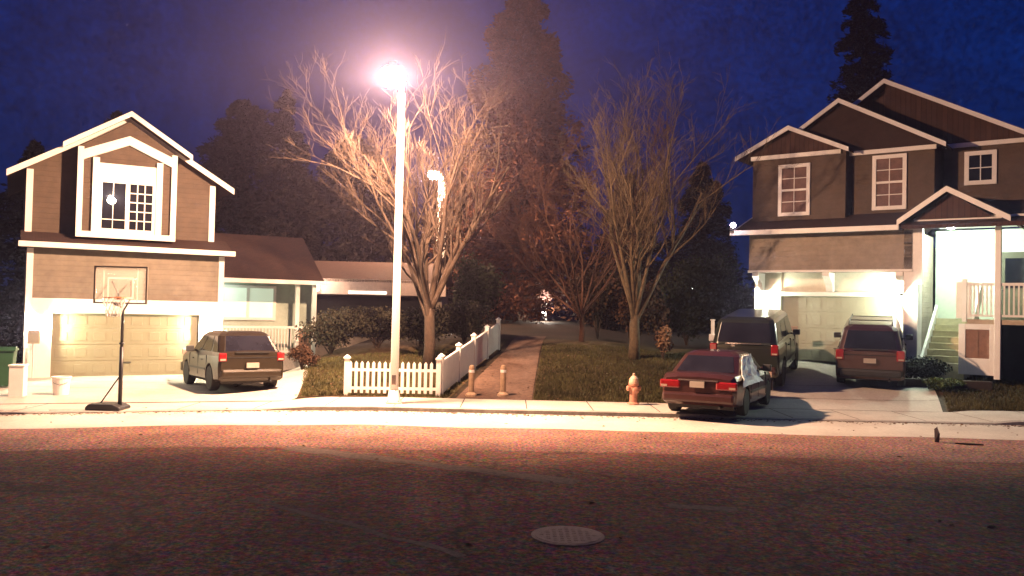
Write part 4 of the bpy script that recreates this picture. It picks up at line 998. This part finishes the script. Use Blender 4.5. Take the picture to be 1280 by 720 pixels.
    pane('rear_window', face(y0b, y0t, .16, .84, .14), (0, -hgt, (y0t-y0b)), .012)
    pane('windscreen', face(y1b, y1t, .12, .84, .17), (0, hgt, (y1b-y1t)), .012)
    cuts = spec['cuts']
    for sg in (-1, 1):
        for (a, b) in cuts:
            pane('side_window', [P_(sg, a, .14), P_(sg, b, .14), P_(sg, b - (.0 if b < .86 else .05), .82), P_(sg, a + (0 if a > .15 else .05), .82)], (sg*hgt, 0, (wb_-wt)), .010)
    # wheels
    for sx in (-1, 1):
        for sy in (-1, 1):
            x = sx*(hw - ww/2 - .01)
            wh = MB().lathe([(wr*.62, -ww/2), (wr*.93, -ww/2), (wr, -ww/2+.035), (wr, ww/2-.035), (wr*.93, ww/2), (wr*.62, ww/2)], 28, (0, 0, 0), 'x').build('wheel', M['tyre'], root, smooth=False)
            wh.location = (x, sy*wb, wr)
            rm_ = MB().lathe([(wr*.62, -.06), (wr*.62, ww/2-.04), (wr*.56, ww/2-.035), (wr*.55, ww/2-.07)], 24, (0, 0, 0), 'x')
            for k in range(6):
                a = 2*math.pi*k/6; rm_.beam((ww/2-.045, 0, 0), (ww/2-.045, wr*.58*math.cos(a), wr*.58*math.sin(a)), .05, .03, (1, 0, 0))
            rm_.lathe([(.05, ww/2-.06), (.05, ww/2-.02)], 12, (0, 0, 0), 'x')
            ro = rm_.build('rim', M['rim'], wh)
            if sx < 0: wh.rotation_euler = (0, 0, math.pi)
    # bumpers, lights, plate
    yr, yf = -L/2, L/2
    MB().box(-hw*.91, hw*.91, yr-.07, yr+.10, zb+.10, zb+.32).build('rear_bumper', M[spec['bump']], root, bevel=.06)
    MB().box(-hw*.93, hw*.93, yf-.10, yf+.06, zb+.08, zb+.34).build('front_bumper', M[spec['bump']], root, bevel=.03)
    z0, z1, wl0 = spec['tail']
    for sg in (-1, 1):
        a, b = sorted((sg*hw*.97, sg*(hw*.97-wl0)))
        lo_, hi_ = (z0, z1)
        tl = MB().box(a, b, yr-.030, yr+.07, lo_, hi_).build('tail_light', M['tail'], root, bevel=.03)
        MB().box(a+.03 if sg < 0 else b-.17, a+.17 if sg < 0 else b-.03, yr-.036, yr-.0305, lo_+.03, lo_+.075).build('reversing_lens', M['lampglass'], tl)
        MB().box(*sorted((sg*hw*.9, sg*hw*.55)), yf-.05, yf+.02, z1-.18, z1-.03).build('headlight', M['lampglass'], root, bevel=.01)
        mp = P_(sg, .80, .02); MB().box(*sorted((sg*(hw+.0), sg*(hw+.20))), mp.y-.09, mp.y+.02, belt-.01, belt+.15).box(*sorted((sg*(hw*.9), sg*(hw+.02))), mp.y-.04, mp.y, belt, belt+.05).build('mirror', M['plastic'], root, bevel=.02)
        dh = MB()
        for v in spec['handles']: dh.box(*sorted((sg*(hw*.985), sg*(hw+.018))), v, v+.14, belt-.20, belt-.17)
        dh.build('door_handle', M['plastic'], root)
        sm = MB()
        for v in spec['seams']: sm.box(*sorted((sg*(hw*.95), sg*(hw+.002))), v, v+.008, zb+.12, belt-.06)
        sm.build('door_seam', M['dark'], root)
        MB().box(*sorted((sg*(hw*.97), sg*(hw+.012))), -wb+wr*1.25, wb-wr*1.25, zb+.26, zb+.31).build('side_moulding', M['plastic'], root)
    pz = spec['plate']; MB().box(-.16, .16, yr-.085, yr-.071 if pz < zb+.32 else yr-.03, pz, pz+.13).build('licence_plate', M['plate'], root)
    if pz > zb+.32: pass
    MB().box(-hw*.5, hw*.5, yr-.036, yr-.005, z1+.0, z1+.03).build('boot_trim', M[spec.get('boot', 'chrome')], root)
    MB().tube([(hw*.55, yr+.25, zb+.02), (hw*.55, yr-.06, zb+.02)], .03, 8).box(-hw*.8, hw*.8, -L*.42, L*.42, zb-.06, zb+.02).build('exhaust', M['plastic'], root)
    if spec.get('rack'):
        rk_ = MB()
        for sg in (-1, 1): rk_.tube([(sg*wt*.82, y0t+.15, Ht+.0), (sg*wt*.82, y0t+.25, Ht+.06), (sg*wt*.82, y1t-.25, Ht+.06), (sg*wt*.82, y1t-.15, Ht)], .018, 6)
        for v in (.3, .7): yy = y0t + (y1t-y0t)*v; rk_.tube([(-wt*.82, yy, Ht+.06), (wt*.82, yy, Ht+.06)], .014, 6)
        rk_.build('roof_rack', M['plastic'], root)
    if spec.get('cabbed'):     # rear pillar/hatch crease
        MB().box(-hw*.9, hw*.9, yr-.012, yr-.002, belt-.10, belt-.08).build('hatch_crease', M['dark'], root)
    if cover:
        # pale crumpled sheet over the right hand rear window
        rg = random.Random(4); vs = []; nx_, nz_ = 10, 8
        for j in range(nz_+1):
            for i in range(nx_+1):
                p = P_(1, .0 + .62*i/nx_ + rg.uniform(-.015, .015), -.35 + 1.28*j/nz_ + rg.uniform(-.03, .03)); vs.append((p.x + .03 + rg.uniform(0, .07), p.y, p.z))
        fs = [(j*(nx_+1)+i, j*(nx_+1)+i+1, (j+1)*(nx_+1)+i+1, (j+1)*(nx_+1)+i) for j in range(nz_) for i in range(nx_)]
        cv = MB().add(vs, fs).build('window_cover', M['cloth'], root, recalc=False); cv.modifiers.new('t', 'SOLIDIFY').thickness = .01
        cv['label'] = 'pale crumpled cover over the rear side window'
    return root

sedan = dict(L=4.5, W=1.76, H=1.40, wb=2.62, wr=.31, zb=.22, belt=.92, cat='car', bump='paintS', tail=(.62, .80, .46), plate=.66, cab=(-1.75, 1.05, -1.02, .25),
    wt=.72, cuts=((.13, .46), (.50, .88)), handles=(-.55, .35), seams=(-.9, -.05, .85), boot='chrome',
    prof=[(-2.25, .86, .34, .86), (-2.12, .94, .26, .94), (-1.75, .99, .22, .95), (-.8, 1, .20, .93), (.8, 1, .20, .92), (1.15, .99, .20, .90), (1.75, .97, .22, .82), (2.12, .90, .26, .72), (2.25, .80, .34, .62)])
suv_s = dict(L=4.1, W=1.74, H=1.54, wb=2.45, wr=.33, zb=.26, belt=.97, cat='car', bump='paintL', tail=(.78, 1.0, .20), plate=.62, cab=(-2.0, 1.0, -1.42, .22),
    wt=.74, cuts=((.05, .24), (.28, .58), (.61, .92)), handles=(-.55, .35), seams=(-.95, -.1, .8), cabbed=True, boot='plastic',
    prof=[(-2.05, .90, .36, 1.0), (-1.98, .97, .28, 1.03), (-1.5, 1, .25, 1.03), (0, 1, .24, 1.0), (.9, 1, .24, .99), (1.3, .98, .25, .96), (1.85, .93, .28, .88), (2.05, .82, .36, .74)])
suv_m = dict(L=4.6, W=1.84, H=1.80, wb=2.7, wr=.36, zb=.30, belt=1.10, cat='car', bump='plastic', tail=(.86, 1.16, .22), plate=.80, cab=(-2.26, 1.05, -1.95, .35),
    wt=.76, cuts=((.05, .26), (.30, .58), (.61, .92)), handles=(-.6, .4), seams=(-1.05, -.1, .9), rack=True, cabbed=True, boot='plastic',
    prof=[(-2.3, .92, .42, 1.1), (-2.22, .98, .32, 1.13), (-1.6, 1, .30, 1.13), (0, 1, .28, 1.1), (1.0, 1, .28, 1.08), (1.4, .98, .30, 1.05), (2.1, .93, .32, .98), (2.3, .84, .42, .82)])
suv_l = dict(L=5.0, W=1.90, H=1.98, wb=3.0, wr=.40, zb=.36, belt=1.24, cat='truck', bump='paintU', tail=(.98, 1.28, .20), plate=.86, cab=(-2.46, 1.2, -2.2, .55),
    wt=.80, cuts=((.05, .28), (.32, .58), (.61, .92)), handles=(-.6, .5), seams=(-1.1, -.1, .95), cabbed=True, boot='chrome',
    prof=[(-2.5, .94, .46, 1.24), (-2.42, .99, .38, 1.27), (-1.6, 1, .36, 1.27), (0, 1, .34, 1.24), (1.1, 1, .34, 1.22), (1.5, .98, .36, 1.20), (2.3, .95, .38, 1.12), (2.5, .88, .46, .95)])
def place(spec, rear, heading):
    return rear[0] + math.sin(heading)*spec['L']/2, rear[1] + math.cos(heading)*spec['L']/2
h_ = R(27); x, y = place(sedan, (4.12, 18.75), h_)
car('parked_sedan', x, y, h_, sedan, 'paintS', 'dark maroon sedan parked at the kerb beside the hydrant, red tail lights to the street', cover=True)
h_ = R(-34); x, y = place(suv_s, (-6.62, 21.95), h_)
car('parked_car', x, y, h_, suv_s, 'paintL', 'small olive SUV parked on the left driveway next to the tan garage')
h_ = R(25); x, y = place(suv_l, (6.42, 23.5), h_)
car('parked_truck', x, y, h_, suv_l, 'paintT', 'large dark green SUV parked behind the sedan in the right driveway')
h_ = R(24.5); x, y = place(suv_m, (10.05, 23.9), h_)
car('parked_car', x, y, h_, suv_m, 'paintU', 'brown SUV with a roof rack parked right of the larger truck before the taupe garage')

# ------------------------------------------------------------------ added bloom volume
hz = MB().box(-160, 160, -12, 150, -1.2, 45).build('bloom', None)  # air volume added to imitate lens bloom around the lamps
hm = bpy.data.materials.new('bloom'); hm.use_nodes = True; nt = hm.node_tree
for n_ in list(nt.nodes): nt.nodes.remove(n_)
ho = nt.nodes.new('ShaderNodeOutputMaterial'); hv = nt.nodes.new('ShaderNodeVolumePrincipled')
hv.inputs['Density'].default_value = BLOOM_D; hv.inputs['Color'].default_value = (.66, .60, 1.0, 1); hv.inputs['Anisotropy'].default_value = .80
nt.links.new(hv.outputs[0], ho.inputs['Volume']); hz.data.materials.append(hm)
tag(hz, 'thin added haze glowing around the street lamp', 'bloom', kind='stuff')
